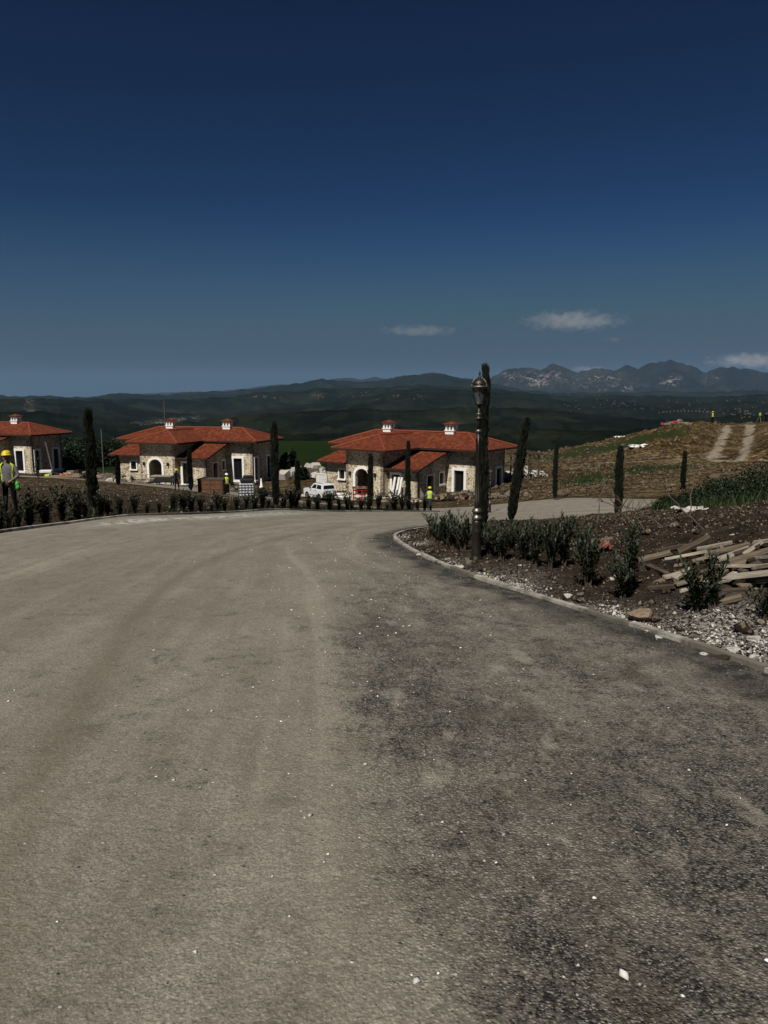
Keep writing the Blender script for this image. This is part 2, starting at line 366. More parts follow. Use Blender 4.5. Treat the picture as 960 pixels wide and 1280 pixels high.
def rooftile():
    m = NT('terracotta_roof_tiles'); U = m.uv(); sx = m.n('ShaderNodeSeparateXYZ'); m.l(U, sx.inputs[0])
    u = m.math('MULTIPLY', sx.outputs[0], 1/.26); v = m.math('MULTIPLY', sx.outputs[1], 1/.38)
    wv = m.math('ABSOLUTE', m.math('SINE', m.math('MULTIPLY', u, math.pi))); row = m.math('FRACT', v)
    cell = m.n('ShaderNodeTexWhiteNoise'); cb = m.n('ShaderNodeCombineXYZ')
    m.l(m.math('FLOOR', u), cb.inputs[0]); m.l(m.math('FLOOR', v), cb.inputs[1]); m.l(cb.outputs[0], cell.inputs['Vector'])
    col = m.ramp(cell.outputs['Value'], [(.05, (.085, .017, .006)), (.35, (.118, .024, .008)), (.65, (.145, .032, .01)), (.95, (.19, .05, .017))])
    col = m.mix(m.rng(wv, 0, .4, .75, 0), col, (.07, .014, .008)); col = m.mix(m.rng(row, .0, .14, .6, 0), col, (.06, .014, .008))
    col = m.mix(m.rng(m.noise(1.4, 6), .52, .75, 0, .3), col, (.13, .028, .012))
    h = m.math('ADD', wv, m.math('MULTIPLY', row, -.4))
    return m.fin(col, .75, m.bump(h, .9, .07), 0, .25)
MT['roof'] = rooftile()
def wood(name, c1, c2, c3, sc=3):
    m = NT(name); v = m.scale(m.obj(), (14, 1.2, 14)); n = m.noise(sc, 6, v, .6, .4)
    col = m.ramp(n, [(.3, c1), (.52, c2), (.75, c3)]); return m.fin(col, .85, m.bump(n, .5, .01), 0, .2)
MT['wood_light'] = wood('weathered_pale_timber', (.16, .135, .1), (.31, .27, .21), (.5, .455, .37))
MT['wood_mid'] = wood('brown_timber', (.07, .052, .036), (.155, .12, .083), (.27, .225, .165))
MT['wood_dark'] = wood('old_grey_timber', (.03, .022, .015), (.07, .053, .038), (.14, .115, .085))
def foliage(name, a, b, c, sc=9):
    m = NT(name); n = m.noise(sc, 3); r = m.n('ShaderNodeObjectInfo')
    col = m.ramp(n, [(.3, a), (.55, b), (.78, c)]); col = m.mix(m.math('MULTIPLY', r.outputs['Random'], .25), col, b)
    m.fin(col, .6, None, 0, .3); return m.mat
MT['cypress'] = foliage('cypress_foliage', (.004, .006, .003), (.009, .012, .006), (.028, .027, .014), 7)
MT['oleander'] = foliage('oleander_leaves', (.009, .016, .007), (.019, .031, .013), (.05, .064, .03), 14)
MT['hedge'] = foliage('hedge_leaves', (.006, .01, .004), (.014, .021, .008), (.036, .044, .018), 12)
MT['bush'] = foliage('bush_leaves', (.004, .009, .002), (.009, .018, .004), (.024, .037, .01), 5)
MT['grassblade'] = foliage('grass_blades', (.009, .018, .003), (.022, .035, .007), (.055, .06, .018), 1.5)
MT['twig'] = simple('bark', (.09, .065, .045), .9, .4, 20)
MT['bronze'] = simple('dark_bronze_paint', (.034, .03, .023), .42, .35, 14, .1, .6, .5)
MT['gold'] = simple('worn_bronze_trim', (.17, .15, .12), .42, .3, 20, .1, .8, .5)
def glassm(name, c, rough=.08):
    m = NT(name); m.fin(c, rough, None, 0, .5); return m.mat
MT['glass'] = glassm('dark_window_glass', (.008, .009, .011))
def clearglass():
    m = NT('lantern_glass'); m.fin((.1, .11, .11), .12, None, 0, .5)
    m.b.inputs['Alpha'].default_value = .35; return m.mat
MT['lglass'] = clearglass()
MT['white'] = simple('white_paint', (.72, .71, .67), .6, .12, 4)
MT['trim'] = simple('white_stone_trim', (.8, .785, .74), .8, .15, 5, .2)
MT['carwhite'] = simple('white_car_paint', (.68, .69, .69), .3, .08, 3, 0, 0, .5)
MT['black'] = simple('black_rubber', (.012, .012, .013), .7, .3, 10)
MT['dark'] = simple('dark_steel', (.03, .03, .03), .5, .3, 10, 0, .4)
MT['plaster'] = simple('dull_brown_plaster', (.075, .055, .042), .9, .3, 2)
MT['soffit'] = simple('dark_wood_soffit', (.03, .012, .008), .8, .3, 4)
MT['concrete'] = simple('pale_concrete', (.42, .385, .32), .9, .25, 1.5, .3)
MT['kerb'] = simple('kerb_concrete', (.33, .31, .265), .9, .35, 6, .5, c2=(.1, .085, .065))
MT['kerbdk'] = simple('stained_kerb_concrete', (.14, .125, .1), .9, .35, 6, .5)
MT['rubble'] = simple('white_limestone', (.42, .4, .36), .9, .4, 9, .3, c2=(.2, .18, .15))
MT['tanrock'] = simple('tan_rock', (.2, .15, .1), .9, .4, 9, .5, c2=(.09, .065, .045))
MT['clod'] = simple('soil_clod', (.035, .023, .015), .95, .5, 8, .5)
MT['greystone'] = simple('grey_stone', (.11, .098, .08), .9, .5, 8, .3)
MT['red'] = simple('red_paint', (.28, .02, .014), .5, .25, 4)
MT['hiviz'] = simple('fluorescent_yellow_cloth', (.46, .6, .03), .8, .15, 12)
MT['refl'] = simple('silver_reflective_tape', (.6, .6, .58), .35, .1, 12, 0, .3)
MT['helmety'] = simple('yellow_helmet', (.65, .47, .015), .4, .08, 5)
MT['helmetw'] = simple('white_helmet', (.75, .75, .73), .4, .08, 5)
MT['skin'] = simple('skin', (.28, .15, .095), .6, .15, 20)
MT['hair'] = simple('black_hair', (.012, .01, .01), .7, .3, 30)
MT['cloth_black'] = simple('black_cloth', (.006, .006, .008), 1, .3, 15, 0, 0, .05)
MT['cloth_grey'] = simple('grey_cloth', (.12, .115, .115), .9, .25, 15)
MT['cloth_navy'] = simple('navy_cloth', (.02, .03, .06), .9, .3, 15)
MT['cloth_blue'] = simple('faded_blue_cloth', (.09, .14, .3), .9, .3, 15)
MT['orange'] = simple('orange_plastic', (.75, .1, .03), .5, .1, 5)
MT['greenp'] = simple('green_cloth', (.08, .35, .06), .8, .2, 9)
MT['pallet'] = simple('crate_wood', (.12, .055, .025), .85, .35, 5, .3)
MT['plastic'] = simple('translucent_white_plastic', (.6, .62, .62), .4, .1, 4)
MT['silver'] = simple('galvanised_steel', (.4, .4, .4), .35, .2, 9, 0, .8)
MT['litterred'] = simple('torn_red_wrapper', (.14, .03, .022), .7, .5, 16, c2=(.26, .2, .17))
# ================================================================ SETTING
# kerb lines in world metres
KL = []
for a, b, d in [(0,668,15.6),(40,662,16.7),(100,655,18.1),(160,649.5,19.5),(230,645,21),(300,641.5,24),(350,640.6,26),(400,640.5,28.5),(450,640,31),(500,640,34),(550,640,40)]:
    p = at(a, b, d); KL.append((p.x, p.y))
KL = [(-9.2, -14), (-9.3, 0), (-8.9, 8), (-8.55, 12)]+KL
KR = [(x.x, x.y) for x in (hit(a, b) for a, b in [(960,845),(880,818),(800,791),(730,768),(650,742),(600,728),(560,712),(520,695),(500,683),(489,674),(493,668.5),(508,665),(532,660)])]
KR = [(4.2, -14), (3.7, 0), (3.25, 3)]+KR
e = KR[-1]; KR += [(e[0]+1.3, e[1]+2.4), (e[0]+4.2, e[1]+5.6), (12, 27.5), (18, 31), (30, 34), (48, 37)]
KLs = smooth_poly(KL, 2); KRs = smooth_poly(KR, 2)
far_edge = [KL[-1], (3.6, 46), (5.2, 51), (8.5, 52), (12.5, 48.5), (17, 47), (30, 50), (48, 56)]
MAIN_L = KLs[:-1]+smooth_poly(far_edge, 2)
NA = 620
tt = np.linspace(0, 1, NA)**1.0
def arc(P, n, w):                                   # resample denser near the camera
    P = np.array(P, float); d = np.hypot(*np.diff(P, axis=0).T); s = np.concatenate([[0], np.cumsum(d)])
    f = np.array([1/(1.5+max(0, abs(y-2))) if True else 1 for x, y in P]); fm = (f[1:]+f[:-1])/2
    q = np.concatenate([[0], np.cumsum(d*fm)]); t = np.linspace(0, q[-1], n)
    return np.stack([np.interp(t, q, P[:, 0]), np.interp(t, q, P[:, 1])], 1)
# pair the two edges by control stations
def stations(P, idx, n):
    out = []
    for a, b, k in zip(idx[:-1], idx[1:], n):
        seg = resample(P[a:b+1], n=k+1); out.append(seg[:-1])
    out.append(np.array([P[idx[-1]]])); return np.concatenate(out)
def near_i(P, q): return int(np.argmin([(x-q[0])**2+(y-q[1])**2 for x, y in P]))
keysL = [(-9.2,-14),(-9.3,0),(-8.6,12),KL[6],KL[9],KL[14],(5.2,51),(17,47),(48,56)]
keysR = [(4.2,-14),(3.25,2),KR[6],KR[10],KR[12],KR[15],(e[0]+4.2,e[1]+5.6),(18,31),(48,37)]
nn = [40, 260, 160, 70, 60, 60, 60, 50]
ML = [tuple(p) for p in MAIN_L]
iL = [0]+[near_i(ML, k) for k in keysL[1:-1]]+[len(ML)-1]; iR = [0]+[near_i(KRs, k) for k in keysR[1:-1]]+[len(KRs)-1]
EL = stations(ML, iL, nn); ER = stations(KRs, iR, nn)
NC = 150; u = np.linspace(0, 1, NC)
RX = EL[:, None, 0]*(1-u)+ER[:, None, 0]*u; RY = EL[:, None, 1]*(1-u)+ER[:, None, 1]*u
RXf, RYf = RX.ravel(), RY.ravel()
RZ = G(RXf, RYf)+.03+fbm(RXf*.8, RYf*.8, 4)*.022*sstep(30, 12, RYf)
dR = poly_dist(RXf, RYf, KRs); dL = poly_dist(RXf, RYf, KLs)
trk_pts = [(p.x, p.y) for p in (hit(a, b) for a, b in [(-60,1260),(5,1080),(60,960),(115,860),(165,780),(215,725),(290,690),(370,670),(440,659)])]
_td = poly_dist(RXf, RYf, smooth_poly(trk_pts, 2)); trk = np.exp(-(_td/.11)**2)
trk_b = [(p.x, p.y) for p in (hit(a, b) for a, b in [(0,740),(120,705),(250,672),(330,658),(420,650)])]
trk = trk*.9+.35*np.exp(-(poly_dist(RXf, RYf, smooth_poly(trk_b, 2))/.3)**2)
# exposed aggregate: right of a line that runs down the road
dl = [(p.x, p.y) for p in (hit(a, b) for a, b in [(530,1279),(450,1130),(420,1000),(395,900),(400,800),(420,720),(450,680),(470,664)])]
xb = np.interp(RYf, [q[1] for q in dl], [q[0] for q in dl])
dark = sstep(-.25, .55, RXf-xb)*(1-.6*sstep(4.5, 11, RYf))
dark = dark*sstep(22, 13, RYf)
dark = dark-.25*np.exp(-((RYf-5.2)/1.3)**2)*sstep(.5, 1.5, RXf-xb)
edge = sstep(.6, .12, dR+fbm(RXf*2.5, RYf*2.5, 3)*.25)*sstep(30, 22, RYf)
white = np.exp(-((dL-1.0)/.45)**2)*sstep(16.5, 18.5, RYf)*sstep(27, 23, RYf)
road = mesh_np('road', np.stack([RXf, RYf, RZ], 1), grid_faces(len(EL), NC), MT['asphalt'], smooth=True, kind='structure', uv=np.stack([np.tile(u*9, len(EL)), np.repeat(np.concatenate([[0], np.cumsum(np.hypot(*np.diff((EL+ER)/2, axis=0).T))]), NC)], 1),
               attrs=dict(dark=dark, edge=edge, track=trk, white=white))
road_poly = [tuple(p) for p in EL[::6]]+[tuple(p) for p in ER[::-6]]
# the road that runs past the houses
def ribbon(name, cl, wid, mat, dz, n, nc=14, attrs=None):
    C = resample(smooth_poly(cl, 2), n=n); T = np.gradient(C, axis=0); T /= np.hypot(T[:, 0], T[:, 1])[:, None]
    N = np.stack([-T[:, 1], T[:, 0]], 1); wv = np.linspace(-.5, .5, nc); W = np.interp(np.linspace(0, 1, n), np.linspace(0, 1, len(wid)), wid)
    X = C[:, None, 0]+N[:, None, 0]*wv*W[:, None]; Y = C[:, None, 1]+N[:, None, 1]*wv*W[:, None]
    Xf, Yf = X.ravel(), Y.ravel(); z0 = np.zeros(Xf.size)
    o = mesh_np(name, np.stack([Xf, Yf, G(Xf, Yf)+dz], 1), grid_faces(n, nc), mat, smooth=True, kind='structure', attrs=dict(dark=z0, edge=z0, track=z0, white=z0))
    poly = [(X[i, 0], Y[i, 0]) for i in range(0, n, 4)]+[(X[i, -1], Y[i, -1]) for i in range(n-1, -1, -4)]
    return o, poly
fr = [(p.x, p.y) for p in (at(a, b, d) for a, b, d in [(-150,592,84),(60,602,80),(150,604,77),(230,609,70),(300,618,62.5),(350,625,59),(420,631,56),(480,634,55),(560,633,52.5)])]+[(10, 46)]
_, far_poly = ribbon('far_road', fr, [4.5, 4.2, 4.6, 5.5, 6.5, 7.5, 8], MT['asphalt'], .018, 240, 20)
pa = [(p.x, p.y) for p in (at(a, b, d) for a, b, d in [(150,600,83),(200,602,81.5),(240,606,79.5)])]
_, path_poly = ribbon('path', pa, [4, 5, 5], MT['concrete'], .05, 60)
_, yard_poly = ribbon('pavement', [(-8.5, 71), (-3, 68.5), (-.5, 67)], [3, 4.5, 4], MT['concrete'], .05, 60)

# ground sheet
nr, nc = 560, 520
Yr = -4+6*np.exp(np.linspace(0, math.log(460/2), nr))*1.0-4; Yr = np.concatenate([[-16, -12, -8, -5], Yr[Yr > -3.9]]); nr = len(Yr)
ar = np.sinh(np.linspace(-2.1, 2.1, nc))/math.sinh(2.1)*1.3
GX = ar[None, :]*(np.maximum(Yr, 0)[:, None]+10); GY = np.repeat(Yr[:, None], nc, 1)
gx, gy = GX.ravel(), GY.ravel(); gz = G(gx, gy)
# the hillside with the dirt track
slope_r = sstep(14, 30, gx)*sstep(56, 66, gy)
rough = fbm(gx*.9, gy*.9, 5)*.09+fbm(gx*1.3, gy*1.3, 4)*.35*sstep(60, 75, gy)*sstep(5, 25, gx)+fbm(gx*.22, gy*.22, 5)*.45*sstep(60, 110, gy)*sstep(5, 30, gx)+fbm(gx*.06, gy*.06, 4)*1.2*sstep(80, 120, gy)*sstep(10, 40, gx)
track = [(p.x, p.y) for p in (hit(a, b) for a, b in [(650,588),(700,582),(760,578.5),(840,575.5),(890,574),(905,571)])]
track_up = [(p.x, p.y) for p in (hit(a, b) for a, b in [(908,575),(912,568),(918,556),(921,545),(924,533)])]
track2 = [(p.x, p.y) for p in (hit(a, b) for a, b in [(900,576),(960,577),(1100,574)])]
dth = np.minimum(poly_dist(gx, gy, smooth_poly(track, 2)), poly_dist(gx, gy, track2)*1.2); dtu = poly_dist(gx, gy, smooth_poly(track_up, 2)); dt = np.minimum(dth, dtu)
tw = np.interp(gy, [60, 88, 97, 140], [.7, 1.1, 3.2, 3.4])
flat = np.exp(-(dt/(tw*1.2))**2)
gz = gz+rough*(1-.8*flat)
bk = [(p.x, p.y) for p in (hit(a, b) for a, b in [(948,540),(952,552),(965,568),(1010,574)])]
gz += 1.6*np.exp(-(poly_dist(gx, gy, bk)/4.5)**2)*(1-flat)
bl = [(p.x, p.y) for p in (hit(a, b) for a, b in [(830,560),(862,548),(885,540)])]
gz += 1.7*np.exp(-(poly_dist(gx, gy, bl)/5)**2)*(1-flat)*(.6+1.2*np.abs(fbm(gx*.5, gy*.5, 3)))
hh = [(p.x, p.y) for p in (at(a, b, d) for a, b, d in [(800,540,118),(850,528,126),(880,529,128)])]
dh = poly_dist(gx, gy, hh); gz += 1.1*np.exp(-(dh/6)**2)*sstep(0, .4, fbm(gx*.3, gy*.3)+.4)
inroad = np.zeros(gx.shape, bool)
near = gy < 100
for P in (road_poly, far_poly, path_poly, yard_poly):
    ii = inside(gx, gy, P) & near; dd = np.zeros(gx.shape); dd[ii] = poly_dist(gx[ii], gy[ii], P, True)
    gz = gz-np.where(ii & (dd > .12), .18+.0*gz, 0)-np.where(ii & (dd <= .12), .04, 0)
    inroad |= ii
nearroad = ~inroad & near & (gy > 24)
# island bed footprint
isl = KRs+[(48, 30), (48, -14)]
ibox = [(1.6, 2.6), (15.0, 2.6), (15.0, 24.5), (-1, 24.5)]
ii = inside(gx, gy, isl) & (gx < 14.7) & (gy < 24.2) & (gy > 2.9)
pd = np.zeros(gx.shape); pd[ii] = poly_dist(gx[ii], gy[ii], KRs)
gz = np.where(ii & (pd > .25), gz-.5, gz)
strip = (poly_dist(gx, gy, KLs) < 2.6) & ~inroad
rut = np.maximum(np.exp(-((dtu-1.7)/.75)**2)*.9+.3*np.exp(-(dtu/3.2)**4), np.exp(-(dth/1.2)**2)*.85)
fan = [(p.x, p.y) for p in (hit(a, b) for a, b in [(862,574),(884,571),(902,566)])]
rut = np.maximum(rut, .75*np.exp(-(poly_dist(gx, gy, fan)/2.2)**2))
pale = rut*(.62+.5*fbm(gx*.8, gy*.8, 4))
pale = np.maximum(pale, .5*np.exp(-((poly_dist(gx, gy, [(-30, 80), (-14, 77)]))/3.5)**2))
mead = sstep(90, 104, gy)*sstep(.13, .02, gx/(gy+6))
tan = np.clip(sstep(4, 14, gx)*sstep(40, 55, gy)+.75*sstep(66, 76, gy)*(1-mead), 0, 1)
tan = np.maximum(tan, .55*sstep(30, 60, gy))
dks = sstep(4, 1.2, poly_dist(gx, gy, KLs))
grass = .0*gx+.18*fbm(gx*.1, gy*.1)+.1
gl = [(p.x, p.y) for p in (hit(a, b) for a, b in [(720,603),(760,594),(800,588),(840,584)])]
grass += .7*np.exp(-(poly_dist(gx, gy, gl)/2.2)**2)
gl2 = [(p.x, p.y) for p in (hit(a, b) for a, b in [(650,574),(700,568),(760,560),(800,556)])]
grass += .9*np.exp(-(poly_dist(gx, gy, gl2)/7)**2)
gl3 = [(p.x, p.y) for p in (hit(a, b) for a, b in [(850,630),(880,625),(960,620),(1100,620)])]
grass += .8*np.exp(-(poly_dist(gx, gy, gl3)/3)**2)
grass *= (1-flat)
gz = np.where(gy > 430, gz-6, gz)
mesh_np('ground', np.stack([gx, gy, gz], 1), grid_faces(nr, nc), MT['earth'], smooth=True, kind='structure',
        attrs=dict(grass=grass, tan=tan, pale=pale, darksoil=dks, meadow=mead))

# planted island bed, fine relief
st = .055
ix = np.arange(-.2, 15, st); iy = np.arange(2.6, 24.6, st)
IX, IY = np.meshgrid(ix, iy); fx, fy = IX.ravel(), IY.ravel()
ins = inside(fx, fy, isl); dK = poly_dist(fx, fy, KRs)
def bump_isl(x, y):
    d = poly_dist(x, y, KRs)
    return .02+.12*sstep(.1, 1.2, d)+.16*sstep(1.5, 4, d)*sstep(2, 5, np.asarray(x, float)-0)*sstep(22, 12, y)+fbm(np.asarray(x)*.45, np.asarray(y)*.45, 3)*.1*sstep(.2, 1, d)
def GI(x, y): return G(x, y)+np.where(inside(x, y, isl), bump_isl(x, y), 0)
iz = G(fx, fy)+bump_isl(fx, fy)+fbm(fx*3, fy*3, 5, .6)*.07*sstep(.05, .5, dK)+np.maximum(0, fbm(fx*9, fy*9, 3))*.05*sstep(.1, .5, dK)
rub_spots = [(620,733,.55),(640,740,.35),(745,772,.4),(770,776,.3),(590,722,.3),(860,808,.5),(930,812,.55),(900,790,.5),(960,800,.6),(820,790,.4),(560,705,.25),(505,672,.3),(520,680,.25),(740,680,.2),(900,830,.35),(950,835,.4)]
rub = np.zeros(fx.shape)
for a, b, r_ in rub_spots:
    q = hit(a, b, GI, 0, 40); rub = np.maximum(rub, np.exp(-(np.hypot(fx-q.x, (fy-q.y)*.6)/r_)**2))
keep = ins & (dK > .03)
F4 = grid_faces(len(iy), len(ix)); F4 = F4[keep[F4].all(1)]
used = np.unique(F4); remap = -np.ones(fx.size, int); remap[used] = np.arange(used.size)
ig = sstep(4, 7, fx)*sstep(11, 16, fy)
mesh_np('soil_bed', np.stack([fx, fy, iz], 1)[used], remap[F4], MT['soil'], smooth=True, kind='structure', attrs=dict(rubble=rub[used], grass=ig[used]))

# kerbs: single stones
def kerb(name, P, L, wid, top, side, label_prefix=None, ymax=60):
    root = empty(name, (0, 0, 0)); root['kind'] = 'structure'
    C = resample(P, step=L); me = {}
    for i in range(len(C)-1):
        a, b = C[i], C[i+1]
        if a[1] < -3 or a[1] > ymax: continue
        m = MB(); d = (b-a); n = np.array([d[1], -d[0]])/np.hypot(*d)*side; g = d/np.hypot(*d)*.006
        j = rnd.uniform(-.008, .008); a1 = a+g; b1 = b-g
        z = [g1(*a1), g1(*b1)]; vs = []
        for k, zz in ((-.14, 0), (top, 1)):
            for (q, zq) in ((a1, z[0]), (b1, z[1])):
                for o_ in (.0, wid):
                    p = q+n*(o_+(.01 if (k > 0 and o_ == 0) else 0)); vs.append((p[0], p[1], zq+k+j))
        m.add(vs, [(0, 2, 3, 1), (4, 5, 7, 6), (0, 4, 6, 2), (1, 3, 7, 5), (0, 1, 5, 4), (2, 6, 7, 3)])
        m.build('kerb_stone', MT['kerb'] if rnd.random() > .2 else MT['kerbdk'], root)
    return root
KRk = [p for p in KRs if p[1] < 26 and p[0] < 9]
kerb('kerb', KRk, .8, .085, .058, 1)
KLk = KLs
kerb('kerb', KLk, 1.0, .11, .085, -1)

# valley, hills and mountains
def far_mat(name, cols, sc, cliff=None):
    m = NT(name); P = m.obj(); n = m.noise(sc, 8, None, .68); n2 = m.noise(sc*7, 6, None, .65)
    col = m.ramp(m.math('ADD', m.math('MULTIPLY', n, .7), m.math('MULTIPLY', n2, .3)), cols)
    if cliff:
        f = m.attr('cliff'); z = m.noise(sc*5, 7, m.scale(P, (1, 1, .5)), .7)
        zz = m.noise(sc*14, 6, m.scale(P, (1.6, 1.6, .35), (0, .5, .6)), .75); col = m.mix(m.math('MULTIPLY', m.rng(m.math('ADD', m.math('MULTIPLY', z, .4), m.math('MULTIPLY', zz, .6)), .53, .575), f), col, cliff)
    fld = m.vor(sc*3.2, m.scale(P, (1, .35, .2)), out='Color'); sp = m.n('ShaderNodeSeparateColor'); m.l(fld, sp.inputs[0])
    col = m.mix(m.rng(sp.outputs[0], .78, .8, 0, .35), col, (.018, .019, .011))
    return m.fin(col, 1, None, 0, 0)
g_dark = [(.3, (.0018, .003, .002)), (.48, (.0045, .0065, .0038)), (.56, (.011, .013, .007)), (.7, (.028, .029, .016))]
def ridge(name, D, prof, depth, base, sc, amp, mat, cliffs=None, n=900, rows=70):
    px = np.linspace(prof[0][0], prof[-1][0], n); py = np.interp(px, [p[0] for p in prof], [p[1] for p in prof])
    py = py+fbm(px*.035+D, px*0+D, 5)*amp+(np.abs(fbm(px*.09+D, px*0+7, 3))-.2)*amp*.6
    el = np.array([math.asin(ray(a, b).normalized().z) for a, b in zip(px, py)])
    az = np.array([math.atan2(ray(a, b).x, ray(a, b).y) for a, b in zip(px, py)])
    topz = D*np.tan(el)
    t = np.linspace(-1, 1, rows); V = []; cl = []
    for k in t:
        d = D+depth*k; f = (1-abs(k)**1.15)
        x = np.sin(az)*d; y = np.cos(az)*d
        h = base+(topz-base)*f
        ns = fbm(x/sc, y/sc, 6, .55); rg = 1-np.abs(fbm(x/sc*1.3+5, y/sc*1.3, 4))*2
        h = h+(ns*.9+(rg-.8)*.5)*sc*(.21 if cliffs and D > 9000 else .17)*np.sin(np.pi*min(1, abs(k)))*.9*(1 if k < 0 else .5)
        h = np.minimum(h, np.maximum(topz*(d/D) if k > 0 else topz*d/D, base+1)) if True else h
        V.append(np.stack([x, y, h], 1))
        c = np.zeros(n)
        for a, b, wx, wy in (cliffs or []):
            pyk = py+0; ez = (a-px)/wx; ang = np.arctan2(h, d); pr = 640-F*np.tan(ang+PITCH)*1.0
            c = np.maximum(c, np.exp(-ez**2-((pr-b)/wy)**2))
        cl.append(c if k <= .02 else c*0)
    V = np.concatenate(V)
    return mesh_np(name, V, grid_faces(rows, n), mat, smooth=True, kind='structure', attrs=dict(cliff=np.concatenate(cl)))
HB = -125
mm = far_mat('mountain_rock_and_forest', [(.3, (.006, .007, .009)), (.5, (.014, .016, .018)), (.62, (.028, .028, .028)), (.75, (.05, .048, .047))], 1/900., (.26, .23, .2))
hm = far_mat('forested_hill', g_dark, 1/420., (.3, .28, .25))
hm2 = far_mat('scrub_hill', g_dark, 1/170., (.4, .37, .32))
hm3 = far_mat('valley_scrub', g_dark, 1/80., (.3, .3, .28))
ridge('distant_mountains', 17000, [(150,492),(280,488),(340,481),(380,479),(420,473),(440,470.5),(452,474),(468,470),(485,474),(540,468),(575,472),(620,476),(760,480)], 1500, HB, 1500, 1.6, mm)
ridge('mountain_range', 12500, [(520,492),(560,487),(590,478),(612,471),(635,460),(660,457.5),(675,461),(692,454.5),(706,460),(722,467),(738,462),(752,460.5),(768,463),(783,457),(797,462),(810,455),(835,451.5),(852,453),(866,459),(884,463),(900,458),(918,456.5),(940,459),(960,462),(1050,455),(1200,470),(1400,480)], 2600, HB, 1600, 4.5, mm,
      [(672,474,30,12),(690,470,16,9),(752,474,24,8),(770,484,28,6),(838,478,14,6),(640,470,12,6),(890,474,10,6),(722,482,10,5)])
ridge('hills', 10000, [(-500,488),(-200,492),(0,494),(40,495),(90,497),(150,492),(190,493),(240,491),(285,489),(320,485.5),(350,481),(380,477.5),(400,474),(425,475),(450,476),(480,474.5),(510,469),(540,466.5),(565,469),(600,476),(650,486),(700,490),(800,489),(960,487),(1300,486)], 2200, HB, 900, 3.2, hm)
ridge('middle_hills', 5600, [(-500,496),(-100,499),(0,497.5),(80,500),(160,497),(240,499),(300,493),(350,489),(400,486),(450,484),(500,482),(560,481),(610,484),(660,491),(720,495),(800,493),(880,495),(960,492),(1300,492)], 1100, HB, 500, 3.0, hm)
ridge('foothills', 4000, [(-500,500),(-100,498),(0,499),(55,497),(90,499),(130,502),(180,512),(250,518),(330,512),(380,506),(430,502),(470,494),(500,487),(535,484),(570,485),(620,491),(680,498),(740,502),(830,503),(960,501),(1300,498)], 1300, HB, 420, 2.5, hm2, [(35,505,5,9),(40,513,9,3),(176,530,18,2.6),(203,526.5,18,2.6),(228,523,16,2.2),(245,521,9,1.5)])
ridge('near_hills', 1900, [(-500,515),(-50,512),(50,514),(110,522),(180,532),(250,527),(310,518),(380,513),(450,511),(520,512),(580,509),(640,510),(700,513),(760,519),(820,524),(900,520),(1000,516),(1300,510)], 700, HB, 190, 3, hm2)
ridge('valley_slope', 900, [(-500,545),(0,540),(90,545),(150,548),(260,546),(400,540),(520,538),(640,534),(720,538),(800,536),(1000,530),(1300,525)], 420, -75, 80, 4, hm3)
vx = np.linspace(-24000, 24000, 60); vy = np.concatenate([np.linspace(-2500, 400, 6), np.geomspace(450, 26000, 50)])
VX, VY = np.meshgrid(vx, vy); VZ = np.where(VY < 380, -60, HB+6*fbm(VX/900, VY/900))
mesh_np('valley', np.stack([VX.ravel(), VY.ravel(), VZ.ravel()], 1), grid_faces(len(vy), len(vx)), hm2, smooth=True, kind='structure', attrs=dict(cliff=np.zeros(VX.size)))

# clouds: real volumes high above and beyond the haze
def cloud(name, px, py, D, wpx, hpx, dens, label, seed):
    c = at(px, py, D); m = MB(); r2 = random.Random(seed); s = D/F
    prof = [(math.sin(math.pi*i/12), -math.cos(math.pi*i/12)) for i in range(13)]; m.lathe([(max(.001, a), b) for a, b in prof], 24)
    o = m.build(name, None, None, smooth=True); o.location = c; o.scale = (wpx*s/2, wpx*s/4, hpx*s/2)
    nt_ = bpy.data.materials.new('cloud_vapour'); nt_.use_nodes = True; t = nt_.node_tree; t.nodes.clear()
    out = t.nodes.new('ShaderNodeOutputMaterial'); pv = t.nodes.new('ShaderNodeVolumePrincipled'); t.links.new(pv.outputs[0], out.inputs['Volume'])
    tc = t.nodes.new('ShaderNodeTexCoord'); nz = t.nodes.new('ShaderNodeTexNoise'); mp = t.nodes.new('ShaderNodeMapping')
    t.links.new(tc.outputs['Object'], mp.inputs[0]); mp.inputs['Scale'].default_value = (wpx/22, wpx/44, hpx/16); mp.inputs['Location'].default_value = (seed, seed*.7, 0)
    t.links.new(mp.outputs[0], nz.inputs['Vector']); nz.inputs['Scale'].default_value = 1; nz.inputs['Detail'].default_value = 5; nz.inputs['Roughness'].default_value = .6
    ln = t.nodes.new('ShaderNodeVectorMath'); ln.operation = 'LENGTH'; t.links.new(tc.outputs['Object'], ln.inputs[0])
    sb = t.nodes.new('ShaderNodeMath'); sb.operation = 'MULTIPLY_ADD'; t.links.new(ln.outputs['Value'], sb.inputs[0]); sb.inputs[1].default_value = -.42; t.links.new(nz.outputs['Fac'], sb.inputs[2])
    mr = t.nodes.new('ShaderNodeMapRange'); t.links.new(sb.outputs[0], mr.inputs[0]); mr.inputs[1].default_value = .16; mr.inputs[2].default_value = .42; mr.inputs[3].default_value = 0; mr.inputs[4].default_value = dens
    t.links.new(mr.outputs[0], pv.inputs['Density']); pv.inputs['Color'].default_value = (1, .98, .96, 1); pv.inputs['Anisotropy'].default_value = .2
    o.data.materials.append(nt_); tag(o, label, 'cloud', 'thin clouds over the mountains'); return o
cloud('cloud', 716, 401, 21500, 150, 30, .0008, 'larger thin pale cloud floating above the right-hand mountains', 3)
cloud('cloud', 524, 413, 21500, 110, 17, .0006, 'faint flat wisp of cloud left of the street lamp', 8)
